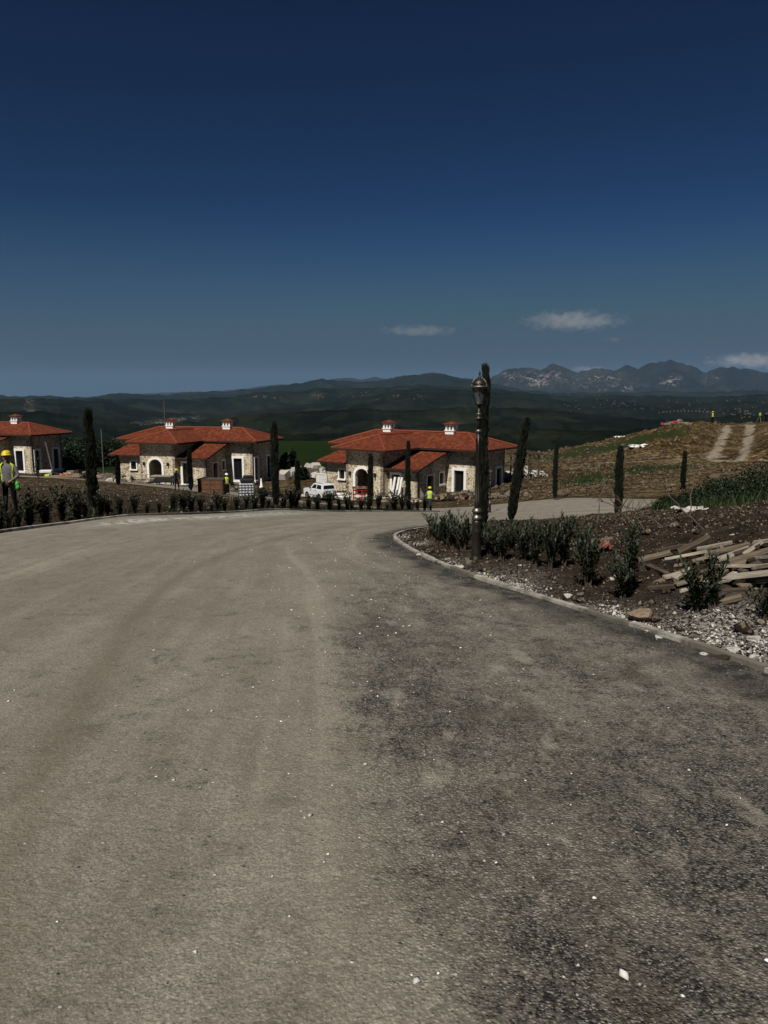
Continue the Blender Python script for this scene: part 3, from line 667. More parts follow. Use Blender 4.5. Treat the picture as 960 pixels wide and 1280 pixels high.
cloud('cloud', 768, 424, 21500, 30, 9, .0008, 'tiny faint puff of cloud just below the larger cloud', 13)
cloud('cloud', 940, 451, 26000, 130, 24, .001, 'long low cloud bank behind the mountains at the right edge', 23)
cloud('cloud', 735, 462, 26000, 60, 12, .0009, 'small white cloud peeping between the mountain peaks', 31)

# haze
hz = MB(); hz.box((0, 11800, (700-135)/2), (30000, 25600-.0, 835)); ho = hz.build('haze', None); ho['kind'] = 'stuff'
hmz = bpy.data.materials.new('air'); hmz.use_nodes = True; t = hmz.node_tree; t.nodes.clear()
out = t.nodes.new('ShaderNodeOutputMaterial'); pv = t.nodes.new('ShaderNodeVolumePrincipled'); t.links.new(pv.outputs[0], out.inputs['Volume'])
pv.inputs['Color'].default_value = (.4, .68, 1, 1); pv.inputs['Density'].default_value = 1.5e-5; pv.inputs['Anisotropy'].default_value = .0
ho.data.materials.append(hmz)
# ================================================================ HOUSES
def wall_panel(m, p0, p1, top0, top1, holes, thick=.3, z0=-.7):
    """wall face from p0 to p1 (outside on the right hand side), straight sloping top, holes as (s0,s1,z0,z1,arch)"""
    p0 = Vector((*p0, 0)); p1 = Vector((*p1, 0)); L = (p1-p0).length; d = (p1-p0)/L; n = Vector((d.y, -d.x, 0))
    outer = [(0, z0), (L, z0), (L, top1), (0, top0)]; loops = [outer]
    for s0, s1, a, b, arch in holes:
        if arch:
            r = (s1-s0)/2; c = (s0+s1)/2; k = 8
            lp = [(s0, a)]+[(s0, b-r*arch)]+[(c-r*math.cos(math.pi*i/k), b-r*arch+r*arch*math.sin(math.pi*i/k)) for i in range(1, k)]+[(s1, b-r*arch), (s1, a)]
        else: lp = [(s0, a), (s0, b), (s1, b), (s1, a)]
        loops.append(lp)
    tri = geometry.tessellate_polygon([[Vector((x, y, 0)) for x, y in lp] for lp in loops])
    fl = [q for lp in loops for q in lp]; N = len(fl)
    P = lambda q, o: p0+d*q[0]+Vector((0, 0, q[1]))-n*o
    b = len(m.v)
    fs = []
    for t_ in tri:
        a_, b_, c_ = (fl[i] for i in t_)
        if ((b_[0]-a_[0])*(c_[1]-a_[1])-(b_[1]-a_[1])*(c_[0]-a_[0])) < 0: t_ = tuple(reversed(t_))
        fs.append(tuple(t_)); fs.append(tuple(N+i for i in reversed(t_)))
    off = 0
    for lp in loops:
        for i in range(len(lp)):
            j = (i+1) % len(lp); fs.append((off+i, off+j, N+off+j, N+off+i))
        off += len(lp)
    m.add([P(q, 0) for q in fl]+[P(q, thick) for q in fl], fs)
    return p0, d, n
def slab_roof(name, parent, polys, th=.16):
    """each poly: list of (x,y,z) with the eave as its first edge; uv along and up the slope; closed with fascia"""
    V = []; Fc = []; UV = []
    for P in polys:
        P = [Vector(p) for p in P]; e = (P[1]-P[0]).normalized(); n = (P[1]-P[0]).cross(P[2]-P[0]).normalized(); up = n.cross(e)
        b = len(V); V += [tuple(p) for p in P]; Fc.append(tuple(range(b, b+len(P)))); UV += [((p.dot(e)), (p-P[0]).dot(up)) for p in P]
    me = bpy.data.meshes.new(name); me.from_pydata(V, [], Fc); l = me.uv_layers.new(name='UVMap')
    for pl in me.polygons:
        for li in pl.loop_indices: l.data[li].uv = UV[me.loops[li].vertex_index]
    return link(name, me, MT['roof'], parent)
def hip(x0, y0, x1, y1, z, tanp, gable_back=False):
    w, h = x1-x0, y1-y0
    if h > w:
        r = w/2; zt = z+r*tanp; A = (x0+r, y0+r, zt); B = (x0+r, y1 if gable_back else y1-r, zt)
        return [[(x0,y0,z),(x1,y0,z),A], [(x1,y0,z),(x1,y1,z),B,A], [(x0,y1,z),(x0,y0,z),A,B]]+([] if gable_back else [[(x1,y1,z),(x0,y1,z),B]]), (A, B)
    r = h/2; zt = z+r*tanp; A = (x0+r, y0+r, zt); B = (x1-r, y0+r, zt)
    return [[(x0,y0,z),(x1,y0,z),B,A], [(x1,y0,z),(x1,y1,z),B], [(x1,y1,z),(x0,y1,z),A,B], [(x0,y1,z),(x0,y0,z),A]], (A, B)
def house(loc, rz, s, label):
    H = empty('villa', loc, rz, s); tag(H, label, 'house', 'stone villas with terracotta roofs')
    H0, E, tp = 4.55, 4.6, .37
    w = MB()
    # central block, left annex, porch block, long bar
    wall_panel(w, (0, 0), (4.4, 0), H0, H0, [(1.15, 2.75, 0, 2.75, .85)])
    wall_panel(w, (4.4, 0), (4.4, 5.3), H0, H0, [])
    wall_panel(w, (0, 5.3), (0, 0), H0, H0, [])
    wall_panel(w, (-4.5, 2), (-.002, 2), 2.95, 2.95, [(1.9, 2.6, 1.35, 2.25, 0)])
    wall_panel(w, (-4.5, 5.3), (-4.5, 2), 4.1, 2.95, [])
    wall_panel(w, (4.402, .8), (7.7, .8), 2.95, 2.95, [(.45, 1.35, .05, 2.35, 0)])
    wall_panel(w, (7.7, .8), (7.7, 5.3), 2.95, 4.35, [(1.4, 2.4, .05, 2.25, 0), (3.4, 4.0, 1.35, 2.35, 0)])
    wall_panel(w, (7.702, 5.3), (11, 5.3), H0, H0, [(.95, 2.0, .15, 2.6, 0)])
    wall_panel(w, (11, 5.3), (11, 10.5), H0, H0, [(.55, 1.2, .1, 2.6, 0), (3.6, 4.5, .1, 2.6, 0)])
    wall_panel(w, (11, 10.5), (-5.3, 10.5), H0, H0, [(4, 5.2, .8, 2.4, 0), (9, 10.2, .8, 2.4, 0)])
    wall_panel(w, (-5.3, 10.5), (-5.3, 5.3), H0, H0, [(2, 3, .9, 2.3, 0)])
    wall_panel(w, (-5.3, 5.3), (7.7, 5.3), H0, H0, [])
    w.build('wall', MT['stone'], H)
    f = MB(); f.box((2.8, 7.9, -.02), (16, 5, .06)); f.box((2.2, 2.7, -.02), (4.1, 5, .06)); f.box((6, 3, -.02), (3.2, 4.2, .06)); f.box((-2.2, 3.7, -.02), (4.4, 3.0, .06))
    f.build('floor_slab', MT['concrete'], H)
    pl = MB()                                        # raised plinth course of white mortar
    for a, b in (((0, 0), (4.4, 0)), ((4.4, .8), (7.7, .8)), ((7.7, .8), (7.7, 5.3)), ((7.7, 5.3), (11, 5.3)), ((11, 5.3), (11, 10.5)), ((-4.5, 2), (0, 2))):
        a = Vector((*a, -.12)); b = Vector((*b, -.12)); d = (b-a).normalized(); n = Vector((d.y, -d.x, 0)); pl.bar(a+n*.06, b+n*.06, .14, .26)
    pl.build('plinth', MT['concrete'], H)
    # roofs
    pB, rB = hip(-6.2, 4.35, 12.0, 11.4, E, tp); pA, rA = hip(-1.0, -1.0, 5.4, 7.4, E, tp, True)
    mr = slab_roof('roof', H, pB+pA)
    def edge(P, th=.17, nm='fascia'):
        m = MB()
        for a, b in zip(P[:-1], P[1:]): m.bar(Vector(a)-Vector((0, 0, th/2+.004)), Vector(b)-Vector((0, 0, th/2+.004)), .1, th)
        return m.build(nm, MT['soffit'], mr)
    edge([(-6.2,11.4,E),(-6.2,4.35,E),(-1.0,4.35,E),(-1.0,-1.0,E),(5.4,-1.0,E),(5.4,4.35,E),(12.0,4.35,E),(12.0,11.4,E),(-6.2,11.4,E)])
    so_ = MB(); so_.box((2.9, 7.88, E-.09), (18.1, 6.95, .05)); so_.box((2.2, 1.67, E-.09), (6.3, 5.3, .05)); so_.build('soffit', MT['soffit'], mr)
    rc = MB()
    for a, b in [(rB[0], rB[1]), ((-6.2,4.35,E), rB[0]), ((12.0,4.35,E), rB[1]), ((12.0,11.4,E), rB[1]), ((-6.2,11.4,E), rB[0]), (rA[0], rA[1]), ((-1.0,-1.0,E), rA[0]), ((5.4,-1.0,E), rA[0])]:
        rc.tube([Vector(a)+Vector((0,0,.02)), Vector(b)+Vector((0,0,.02))], .11, 6)
    rc.build('ridge_tiles', simple('ridge_tile', (.34, .075, .03), .8, .35, 6) if 'rt' not in MT else MT['rt'], mr)
    def lean(x0, x1, y0, y1, z0, z1, hl=0, hr=0):
        o = slab_roof('lean_to_roof', H, [[(x0, y0, z0), (x1, y0, z0), (x1-hr, y1, z1), (x0+hl, y1, z1)]]+([[(x0, y1, z0), (x0, y0, z0), (x0+hl, y1, z1)]] if hl else []))
        m = MB(); P = [(x0, y1, z1 if not hl else z0), (x0, y0, z0), (x1, y0, z0), (x1, y1, z1)]
        for a, b in zip(P[:-1], P[1:]): m.bar(Vector(a)-Vector((0, 0, .08)), Vector(b)-Vector((0, 0, .08)), .09, .15)
        m.build('fascia', MT['soffit'], o)
        m = MB(); m.add([(x0+.05, y0+.05, z0-.1), (x1-.05, y0+.05, z0-.1), (x1-.05, y1, z1-.12), (x0+.05+hl, y1, z1-.12)], [(0, 3, 2, 1)]); m.build('soffit', MT['soffit'], o)
    lean(-5.2, -.01, 1.35, 5.28, 3.02, 4.45, 1.2)
    lean(4.41, 8.25, .1, 5.28, 2.98, 4.5)
    # openings
    def frame(p0, p1, hole, nm, fw=.21, leaf=True):
        p0 = Vector((*p0, 0)); p1 = Vector((*p1, 0)); d = (p1-p0).normalized(); n = Vector((d.y, -d.x, 0)); s0, s1, a, b, arch = hole
        P = lambda s_, z, o=.0: p0+d*s_+Vector((0, 0, z))+n*o
        m = MB(); o = .05
        def q(sa, za, sb, zb): m.bar(P(sa, za, o-.06), P(sb, zb, o-.06), fw, .2, up=n)
        if arch:
            r = (s1-s0)/2; c = (s0+s1)/2; pts_ = [(s0-fw/2, a), (s0-fw/2, b-r*arch)]+[(c-(r+fw/2)*math.cos(math.pi*i/10), b-r*arch+(r*arch+fw/2)*math.sin(math.pi*i/10)) for i in range(1, 10)]+[(s1+fw/2, b-r*arch), (s1+fw/2, a)]
            for u_, v_ in zip(pts_[:-1], pts_[1:]): q(*u_, *v_)
        else:
            q(s0-fw/2, a, s0-fw/2, b+fw); q(s1+fw/2, a, s1+fw/2, b+fw); q(s0, b+fw/2, s1, b+fw/2)
            m.bar(P(s0-fw-.06, a-fw/2+.0, o), P(s1+fw+.06, a-fw/2, o), fw, .3, up=n)
        fr_ = m.build(nm, MT['trim'], H)
        if leaf:
            g = MB(); g.bar(P(s0, (a+b)/2, -.2), P(s1, (a+b)/2, -.2), .02, b-a); g.build('pane', MT['glass'], fr_)
            k = MB(); c = (s0+s1)/2
            for aa in ([s0+.03, c, s1-.03] if s1-s0 > .65 else [s0+.03, s1-.03]): k.bar(P(aa, a, -.17), P(aa, b, -.17), .05, .05)
            for zz in (a+.03, b-.03): k.bar(P(s0+.05, zz, -.168), P(s1-.05, zz, -.168), .05, .05)
            k.build('frame', MT['dark'], fr_)
        return fr_
    frame((0, 0), (4.4, 0), (1.15, 2.75, 0, 2.75, .85), 'arched_doorway', .25, False)
    frame((-4.5, 2), (0, 2), (1.9, 2.6, 1.35, 2.25, 0), 'window', .13)
    frame((4.4, .8), (7.7, .8), (.45, 1.35, .05, 2.35, 0), 'door')
    frame((7.7, .8), (7.7, 5.3), (1.4, 2.4, .05, 2.25, 0), 'door', .13, False)
    frame((7.7, .8), (7.7, 5.3), (3.4, 4.0, 1.35, 2.35, 0), 'window', .15)
    frame((7.7, 5.3), (11, 5.3), (.95, 2.0, .15, 2.6, 0), 'window', .25)
    frame((11, 5.3), (11, 10.5), (.55, 1.2, .1, 2.6, 0), 'window', .25)
    frame((11, 5.3), (11, 10.5), (3.6, 4.5, .1, 2.6, 0), 'window', .25)
    frame((11, 10.5), (-5.3, 10.5), (4, 5.2, .8, 2.4, 0), 'window'); frame((11, 10.5), (-5.3, 10.5), (9, 10.2, .8, 2.4, 0), 'window')
    frame((-5.3, 10.5), (-5.3, 5.3), (2, 3, .9, 2.3, 0), 'window')
    for x in (.55, 3.55):
        m = MB(); m.box((x, -.06, 2.35), (.12, .12, .1)); m.box((x, -.14, 2.2), (.14, .14, .34), taper=1.35); m.box((x, -.14, 2.42), (.22, .22, .06), taper=.3); m.build('wall_lantern', MT['dark'], H)
    # drain pipe
    m = MB(); m.tube([(7.76, .72, 2.85), (7.76, .72, 0)], .045, 6); m.build('drain_pipe', MT['dark'], H)
    for cx, cy in ((-1.0, 7.9), (6.6, 7.9)):
        zr = rB[0][2]
        m = MB(); m.box((cx, cy, zr-.1), (.95, .85, .5)); m.box((cx, cy, zr+.2), (1.08, .98, .09))
        for i in (-1, 0, 1):
            for j in (-1, 1):
                m.box((cx+i*.38, cy+j*.32, zr+.46), (.15, .15, .44))
        m.box((cx, cy, zr+.72), (1.05, .95, .1)); ch = m.build('chimney', MT['trim'], mr)
        p, _ = hip(cx-.7, cy-.62, cx+.7, cy+.62, zr+.8, .45); # kept as child of the roof, cap and stack together
        c = slab_roof('chimney_cap', H, p); m = MB(); m.box((cx, cy, zr+.785), (1.3, 1.15, .03)); 
        q2 = m.build('chimney_cap_base', MT['soffit'], c)
    return H
MT['rt'] = simple('ridge_tile', (.19, .042, .018), .8, .35, 6)
def put_house(px, py, d, rz, s, label):
    p = at(px, py, d); return house((p.x, p.y, p.z), -rz, s, label)
put_house(433, 620.5, 72.5, R(38), 1.045, 'stone villa with red tiled roof behind the white car and street lamp')
put_house(176.5, 604.5, 85.5, R(17), 1.05, 'stone villa with red tiled roof behind the brown crate, between the two thick left cypresses')
put_house(48-142, 592.5, 88, R(17), 1.0, 'stone villa cut off by the left edge, behind the yellow-helmeted worker')

# ================================================================ CYPRESSES
def crown_mesh(seed, n, top='point', fat=1.0, leaf=.085):
    """unit cypress crown: height 1 from z=.0, radius about .06; many upright sprigs round a thin dark core"""
    g = np.random.default_rng(seed)
    t = g.random(n)**.9; ang = g.random(n)*2*np.pi
    lump = .75+.35*vnoise(t*9+seed, ang*1.3+seed)+.25*vnoise(t*22, ang*2.5+seed*3)
    prof = np.interp(t, [0, .03, .12, .5, .8, .93, 1], [.35, .7, .95, 1, .85, .6, .22 if top == 'point' else .45])
    r = .062*fat*prof*lump*(.35+.65*np.sqrt(g.random(n)))
    cx = .008*np.sin(t*7+seed); cy = .008*np.cos(t*6+seed*2)
    P = np.stack([cx+r*np.cos(ang), cy+r*np.sin(ang), t], 1)
    out = np.stack([np.cos(ang), np.sin(ang), np.zeros(n)], 1)
    d = out*g.uniform(.1, .55, n)[:, None]+np.array([0, 0, 1.])+g.normal(0, .18, (n, 3)); d /= np.linalg.norm(d, axis=1)[:, None]
    L = leaf*(.5+.7*g.random(n)); sdir = np.cross(d, g.normal(0, 1, (n, 3))); sdir /= np.linalg.norm(sdir, axis=1)[:, None]+1e-9
    W = L*.16
    a = P-sdir*W[:, None]*.5; b = P+d*L[:, None]*.5-sdir*W[:, None]; c = P+d*L[:, None]; e_ = P+d*L[:, None]*.5+sdir*W[:, None]
    V = np.stack([a, b, c, e_], 1).reshape(-1, 3); Fq = np.arange(4*n).reshape(n, 4)
    # core
    k = 7; zs = np.linspace(0.01, .97, 14); cv = []
    for z in zs:
        rr = .034*fat*np.interp(z, [0, .1, .8, 1], [.5, 1, .8, .2])
        for q in range(k): cv.append((.008*math.sin(z*7+seed)+rr*math.cos(2*math.pi*q/k), .008*math.cos(z*6+seed*2)+rr*math.sin(2*math.pi*q/k), z))
    cf = [[i*k+q, i*k+(q+1) % k, (i+1)*k+(q+1) % k, (i+1)*k+q] for i in range(13) for q in range(k)]
    return np.concatenate([V, np.array(cv)]), np.concatenate([Fq, np.array(cf)+4*n])
cmesh = []
for sd_, n_, tp_, ft in ((1, 2600, 'point', 1), (2, 2600, 'blunt', 1.05), (3, 2600, 'blunt', .95), (4, 2600, 'point', 1.1)):
    V, Fq = crown_mesh(sd_, n_, tp_, ft); o = mesh_np('crown', V, Fq, MT['cypress']); cmesh.append(o.data); bpy.data.objects.remove(o)
tm = MB(); tm.tube([(0, 0, -.3), (0, 0, .6), (.01, 0, 1.2)], [.035, .028, .02], 7)
_t = tm.build('trunk', MT['twig']); tmesh = _t.data; bpy.data.objects.remove(_t)
def cypress(px, ptop, d, wpx, var, label, lean=0, bend=0, own=False, clear=.12):
    p = at(px, 600, d); z = g1(p.x, p.y) if not (abs(px-605) < 1 or False) else float(GI(np.array([p.x]), np.array([p.y]))[0])
    zt = at(px, ptop, d).z; h = zt-z; wid = wpx*d/F
    o = empty('cypress_tree', (p.x, p.y, z), rnd.random()*0); tag(o, label, 'tree', 'young cypress trees lining the roads')
    if own or bend:
        V, Fq = crown_mesh(11+var, 9000 if own else 3500, 'blunt' if own else 'point', 1, .05 if own else .075)
        sx = wid/.165; V = V*np.array([sx, sx, h-clear]); V[:, 0] += bend*(V[:, 2]/h)**2.2*h; V[:, 2] += clear
        if own:                                      # straggling leader at the tip
            V[:, 0] += .04*np.sin(V[:, 2]*4)*sstep(h*.7, h, V[:, 2])
        c = mesh_np('crown', V, Fq, MT['cypress'], o)
    else:
        c = link('crown', cmesh[var], None, o); sx = wid/.178; c.scale = (sx, sx, h-clear); c.location = (0, 0, clear)
    t = link('trunk', tmesh, None, o); o.rotation_euler = (0, R(lean), rnd.random()*6.28 if not (bend or lean) else 0)
    return o
cypress(115, 518, 20.6, 13, 1, 'tall thick cypress nearest the left edge, standing in the kerbside shrubs')
cypress(148, 571, 65, 6.5, 0, 'thin dark cypress before the left annex of the left villa')
cypress(238, 562, 60, 7, 2, 'slim cypress in front of the porch of the left villa, beside the yellow-helmeted worker')
cypress(344, 533, 27, 9.5, 3, 'tall ragged cypress standing right of the left villa, in the kerbside shrubs')
cypress(372, 578, 52, 7.5, 0, 'short cypress just left of the white car')
cypress(463, 571, 44, 7.5, 1, 'slim cypress in front of the arched doorway of the middle villa')
cypress(510, 556, 37, 7, 2, 'slim dark cypress before the porch roof of the middle villa')
cypress(603, 464, 12.4, 15, 5, 'tall straggling cypress directly behind the near street lamp', own=True)
cypress(640, 528, 21.5, 12, 6, 'leaning cypress with a curved pointed tip right of the street lamp', lean=5, bend=.045)
cypress(694, 558, 46, 6.5, 0, 'small cypress at the far edge of the road below the bare hillside')
cypress(774, 562, 31, 10, 3, 'thick cypress in the middle of the bare hillside view, nearer of the two right ones')
cypress(854, 566, 58, 6.5, 1, 'rightmost cypress, standing alone on the brown slope')

# ================================================================ SHRUBS
def leaf_plant(seed, h, spread, nst, nleaf, ll, lw, up=.9, low=.22):
    g = random.Random(seed); V = []; Fq = []; st = MB()
    for s_ in range(nst):
        a = g.random()*6.28; sp = spread*(.15+.85*g.random()); hh = h*(.6+.4*g.random())
        bx, by = g.uniform(-.05, .05), g.uniform(-.05, .05)
        path = [Vector((bx+math.cos(a)*sp*k*k*.9, by+math.sin(a)*sp*k*k*.9, hh*k)) for k in (0, .35, .7, 1)]
        st.tube(path, [.008, .007, .005, .003], 4, False)
        for j in range(nleaf):
            k = low+(1-low)*(j+g.random())/nleaf; i = min(2, int(k/.35)) if k < .7 else 2
            kk = [0, .35, .7, 1]; i = 0 if k < .35 else 1 if k < .7 else 2; f = (k-kk[i])/(kk[i+1]-kk[i]); p = path[i].lerp(path[i+1], f)
            b = g.random()*6.28; d = Vector((math.cos(b), math.sin(b), g.uniform(.2, 1.3)*up+(k > .9)*1.2)).normalized(); L = ll*g.uniform(.6, 1.1); W = lw*g.uniform(.8, 1.2)
            sd = d.cross(Vector((g.uniform(-.3, .3), g.uniform(-.3, .3), 1))).normalized(); nn_ = sd.cross(d)
            tip = p+d*L-Vector((0, 0, L*.15)); mid = p+d*L*.5
            q = len(V); V += [p, mid-sd*W+nn_*W*.3, tip, mid+sd*W+nn_*W*.3, mid-nn_*W*.15]
            Fq += [(q, q+1, q+4), (q+1, q+2, q+4), (q+4, q+2, q+3), (q, q+4, q+3)]
    return np.array([tuple(v) for v in V]), np.array(Fq), st
def proto_plant(nm, *a, mat='oleander'):
    V, Fq, st = leaf_plant(*a); f = mesh_np('foliage', V, Fq, MT[mat]); s_ = st.build('stem', MT['twig']); r = (f.data, s_.data)
    bpy.data.objects.remove(f); bpy.data.objects.remove(s_); return r
OL = [proto_plant('o', 30+i, 1.0, .5, 19, 30, .2, .017, 1.5) for i in range(4)]
TALL = [proto_plant('t', 50+i, 1.0, .26, 13, 42, .17, .017) for i in range(2)]
HG = [proto_plant('h', 70+i, 1.0, .42, 20, 24, .18, .034, .9, .04, mat='hedge') for i in range(5)]
def shrub(name, P, h, protos, label, cat='shrub', group=None, wide=1.0, vi=None):
    o = empty(name, P, rnd.random()*6.28); tag(o, label, cat, group)
    f, s_ = protos[vi if vi is not None else rnd.randrange(len(protos))]
    for nm, me in (('foliage', f), ('stem', s_)):
        c = link(nm, me, None, o, 'stuff' if nm == 'foliage' else None); c.scale = (h*wide, h*wide, h)
    return o
ordw = ['first', 'second', 'third', 'fourth', 'fifth', 'sixth', 'seventh', 'eighth', 'ninth', 'tenth', 'eleventh', 'twelfth', 'thirteenth', 'fourteenth', 'fifteenth', 'sixteenth', 'seventeenth', 'eighteenth', 'nineteenth', 'twentieth']
ordw += ['twenty-'+k for k in ordw[:9]]+['thirtieth']+['thirty-'+k for k in ordw[:9]]+['fortieth']+['forty-'+k for k in ordw[:9]]+['fiftieth']+['fifty-'+k for k in ordw[:9]]
hx = [3,14,25,38,58,80,98,108,128,135,151,170,185,199,217,230,240,251,264,274,282,297,308,319,329,336,355,365,370,386,397,412,424,434,440,451,461,473,484,493,503,512,522,531,541]
KLn = resample(KLs, n=900)
def on_left(px, off):
    T = np.gradient(KLn, axis=0); T /= np.hypot(*T.T)[:, None]; Q = KLn+np.stack([-T[:, 1], T[:, 0]], 1)*off
    best = None
    for q in Q:
        if q[1] < 13: continue
        z = g1(*q) if False else -1.6-.1*q[1]; cx = 480+F*q[0]/(q[1]*math.cos(PITCH)-z*math.sin(PITCH))
        if best is None or abs(cx-px) < best[0]: best = (abs(cx-px), q)
    return best[1]
for i, x in enumerate(hx):
    q = on_left(x, rnd.uniform(.45, .85)); h = rnd.choice([.36,.45,.5,.55,.62,.72])*rnd.uniform(.9,1.1)*(1.12 if x < 130 else 1)*(1.25 if q[1] > 26 else 1)
    side = 'left' if i < 23 else 'right'; k = i if i < 23 else len(hx)-1-i
    shrub('hedge_shrub', (q[0], q[1], g1(*q)), h, HG, f'small leafy shrub, {ordw[k]} from the {side} end of the row behind the far kerb', group='low shrubs planted along the far kerb', wide=rnd.uniform(.8, 1.1))
def isl_z(x, y): return float(GI(np.array([x]), np.array([y]))[0])
isp = [
 (548,679,652,'o','low oleander in front of the clump left of the lamp'),(597,688,648,'o','oleander growing behind the near lamp post'),
 (640,690,655,'o','oleander between the lamp clump and the leaning cypress'),(715,672,645,'o','small oleander behind the lone plank'),(675,690,655,'t','slim oleander right of the leaning cypress'),  # base px, base py, top py, type, label
 (541,672,641,'o','bushy oleander at the tip of the island, leftmost of the clump left of the lamp'),
 (553,683,638,'o','bushy oleander in the island, second of the clump left of the lamp'),
 (566,688,640,'o','dense oleander in the middle of the clump left of the lamp'),
 (579,690,641,'o','dense oleander touching the left side of the near street lamp'),
 (612,697,650,'o','oleander just right of the near street lamp base'),
 (627,700,652,'o','second oleander right of the near street lamp'),
 (655,703,650,'o','oleander right of the leaning cypress, first with bare soil around it'),
 (668,712,648,'t','upright oleander above the white gravel by the kerb'),
 (688,712,646,'o','wide loose oleander in the middle of the island bed'),
 (704,709,645,'o','oleander left of the torn red wrapper'),
 (735,735,668,'o','sparse low oleander in front of the short plank'),
 (728,700,655,'o','thin oleander behind the pale plank end'),
 (786,742,655,'t','tall dark oleander left of the plank pile'),
 (779,748,690,'o','low leafy oleander at the foot of the tall dark one'),
 (868,768,700,'o','large leafy oleander in front of the plank pile'),
 (890,764,688,'t','tall-stemmed oleander growing at the right of the large leafy one'),
 (957,775,725,'o','dark oleander cut off by the right edge of the photo')]
for a, b, c, ty, lb in isp:
    q = hit(a, b, GI, 0, 60); zt = at(a, c, q.y).z; h = zt-q.z
    shrub('oleander_bush', (q.x, q.y, q.z-.02), h, OL if ty == 'o' else TALL, lb, 'bush', 'oleander bushes planted in the island bed', wide=max(.6, min(1.1, .62/h)) if ty == 'o' else .75)
# bigger bushes on the right bank
def leafy_bush(P, w, h, n, label, leaf=.07, name='bank_bush', group='bushes on the grassy bank', mat='bush'):
    g = np.random.default_rng(int(P[0]*100) % 9999); o = empty(name, P); tag(o, label, 'bush', group)
    th = g.random(n)*2*np.pi; ph = np.arccos(g.random(n)*1.0); r = (.45+.55*g.random(n)**.4)*(.7+.45*vnoise(th*2+P[0], ph*3))
    C = np.stack([w/2*r*np.sin(ph)*np.cos(th), w/2*r*np.sin(ph)*np.sin(th)*.9, h*r*np.cos(ph)], 1); d = g.normal(0, 1, (n, 3)); d[:, 2] = abs(d[:, 2]); d /= np.linalg.norm(d, axis=1)[:, None]
    s_ = np.cross(d, g.normal(0, 1, (n, 3))); s_ /= np.linalg.norm(s_, axis=1)[:, None]; L = leaf*(.6+.8*g.random(n))[:, None]
    V = np.stack([C, C+d*L*.5-s_*L*.3, C+d*L, C+d*L*.5+s_*L*.3], 1).reshape(-1, 3)
    mesh_np('foliage', V, np.arange(4*n).reshape(n, 4), MT[mat], o, 'stuff')
    st = MB()
    for k in range(9):
        a = 6.28*k/9+.3; st.tube([(0, 0, -.1), (w*.18*math.cos(a), w*.18*math.sin(a), h*.45), (w*.33*math.cos(a), w*.33*math.sin(a), h*.75)], [.02, .014, .006], 4, False)
    st.build('stem', MT['twig'], o); return o
for a, b, tp_, wpx, d, lb in [(948,640,583,125,19,'dark leafy bush at the right edge, tallest on the grassy bank'), (903,640,598,95,20.5,'dark leafy bush left of the tallest one on the bank'),
        (868,638,612,60,21,'low bush in the middle of the grassy bank'), (990,640,584,90,18,'bush mostly outside the right edge of the photo'), (836,636,620,45,22,'lowest leafy tuft at the left end of the grassy bank')]:
    p = at(a, b, d); z = g1(p.x, d); zt = at(a, tp_, d).z; leafy_bush((p.x, d, z-.05), wpx*d/F, (zt-z)*1.12, 6500, lb, .06)
# trees and scrub in the dip behind the villas
for i, (a, tp_, wpx, d, lb) in enumerate([(98,545,52,104,'dark round tree beyond the left-edge villa, nearest that villa'),(122,549,46,108,'dark tree behind the thick left cypress'),(143,547,36,112,'dark tree beside the left end of the left villa roof'),(84,556,34,100,'low dark bush at the right end wall of the left-edge villa'),
        (366,562,14,96,'dark scrub just right of the left villa, against the green field'),(357,566,14,94,'dark scrub behind the right end of the left villa'),(378,583,16,90,'low scrub above the white slabs by the car')]):
    p = at(a, 600, d); z = g1(p.x, d); zt = at(a, tp_, d).z; t_ = leafy_bush((p.x, d, z-.2), wpx*d/F, max(1.2, zt-z), 2600, lb, .34, 'scrub_tree', 'dark scrub trees behind the villas')
# grass on the bank and the verge
def blades(name, n, fn, hmin, hmax, w, label, mat='grassblade'):
    x, y, z = fn(n); n = len(x); a = rng.random(n)*6.28; h = rng.uniform(hmin, hmax, n); lx = rng.normal(0, .35, n)*h; ly = rng.normal(0, .35, n)*h
    dx, dy = np.cos(a)*w, np.sin(a)*w
    V = np.stack([np.stack([x-dx, y-dy, z-.02], 1), np.stack([x+dx, y+dy, z-.02], 1), np.stack([x+lx, y+ly, z+h], 1)], 1).reshape(-1, 3)
    o = mesh_np(name, V, np.arange(3*n).reshape(n, 3), MT[mat], None, 'stuff'); tag(o, label, 'grass'); return o
def bank(n):
    x = rng.uniform(5.5, 17, n*2); y = rng.uniform(13.5, 30, n*2); c = poly_dist(x, y, gl3); k = (rng.random(n*2) < np.exp(-(c/3.0)**2)*1.1*sstep(.32, .42, x/(y+2))*(vnoise(x*1.2, y*1.2)*.9+.3)) & inside(x, y, isl); x, y = x[k], y[k]
    zi = G(x, y)+np.where((x < 14.7) & (y < 24.2), bump_isl(x, y), 0); return x, y, zi
blades('grass', 80000, bank, .1, .42, .012, 'rough green grass on the bank at the right, under the dark bushes')
def tufts(n):
    x = rng.uniform(6, 40, n*3); y = rng.uniform(52, 105, n*3); v = fbm(x*.25, y*.25, 4)
    c = np.minimum(poly_dist(x, y, gl)/2.5, poly_dist(x, y, gl2)/7); k = (rng.random(n*3) < np.exp(-c**2)*(v > -.1)); x, y = x[k], y[k]; return x, y, G(x, y)+fbm(x*.9, y*.9, 5)*.09+fbm(x*.22, y*.22, 5)*.45*sstep(60, 110, y)*sstep(5, 30, x)+fbm(x*.06, y*.06, 4)*1.2*sstep(80, 120, y)*sstep(10, 40, x)
blades('grass', 14000, tufts, .15, .45, .05, 'olive green grass streaks on the brown slope at the right')
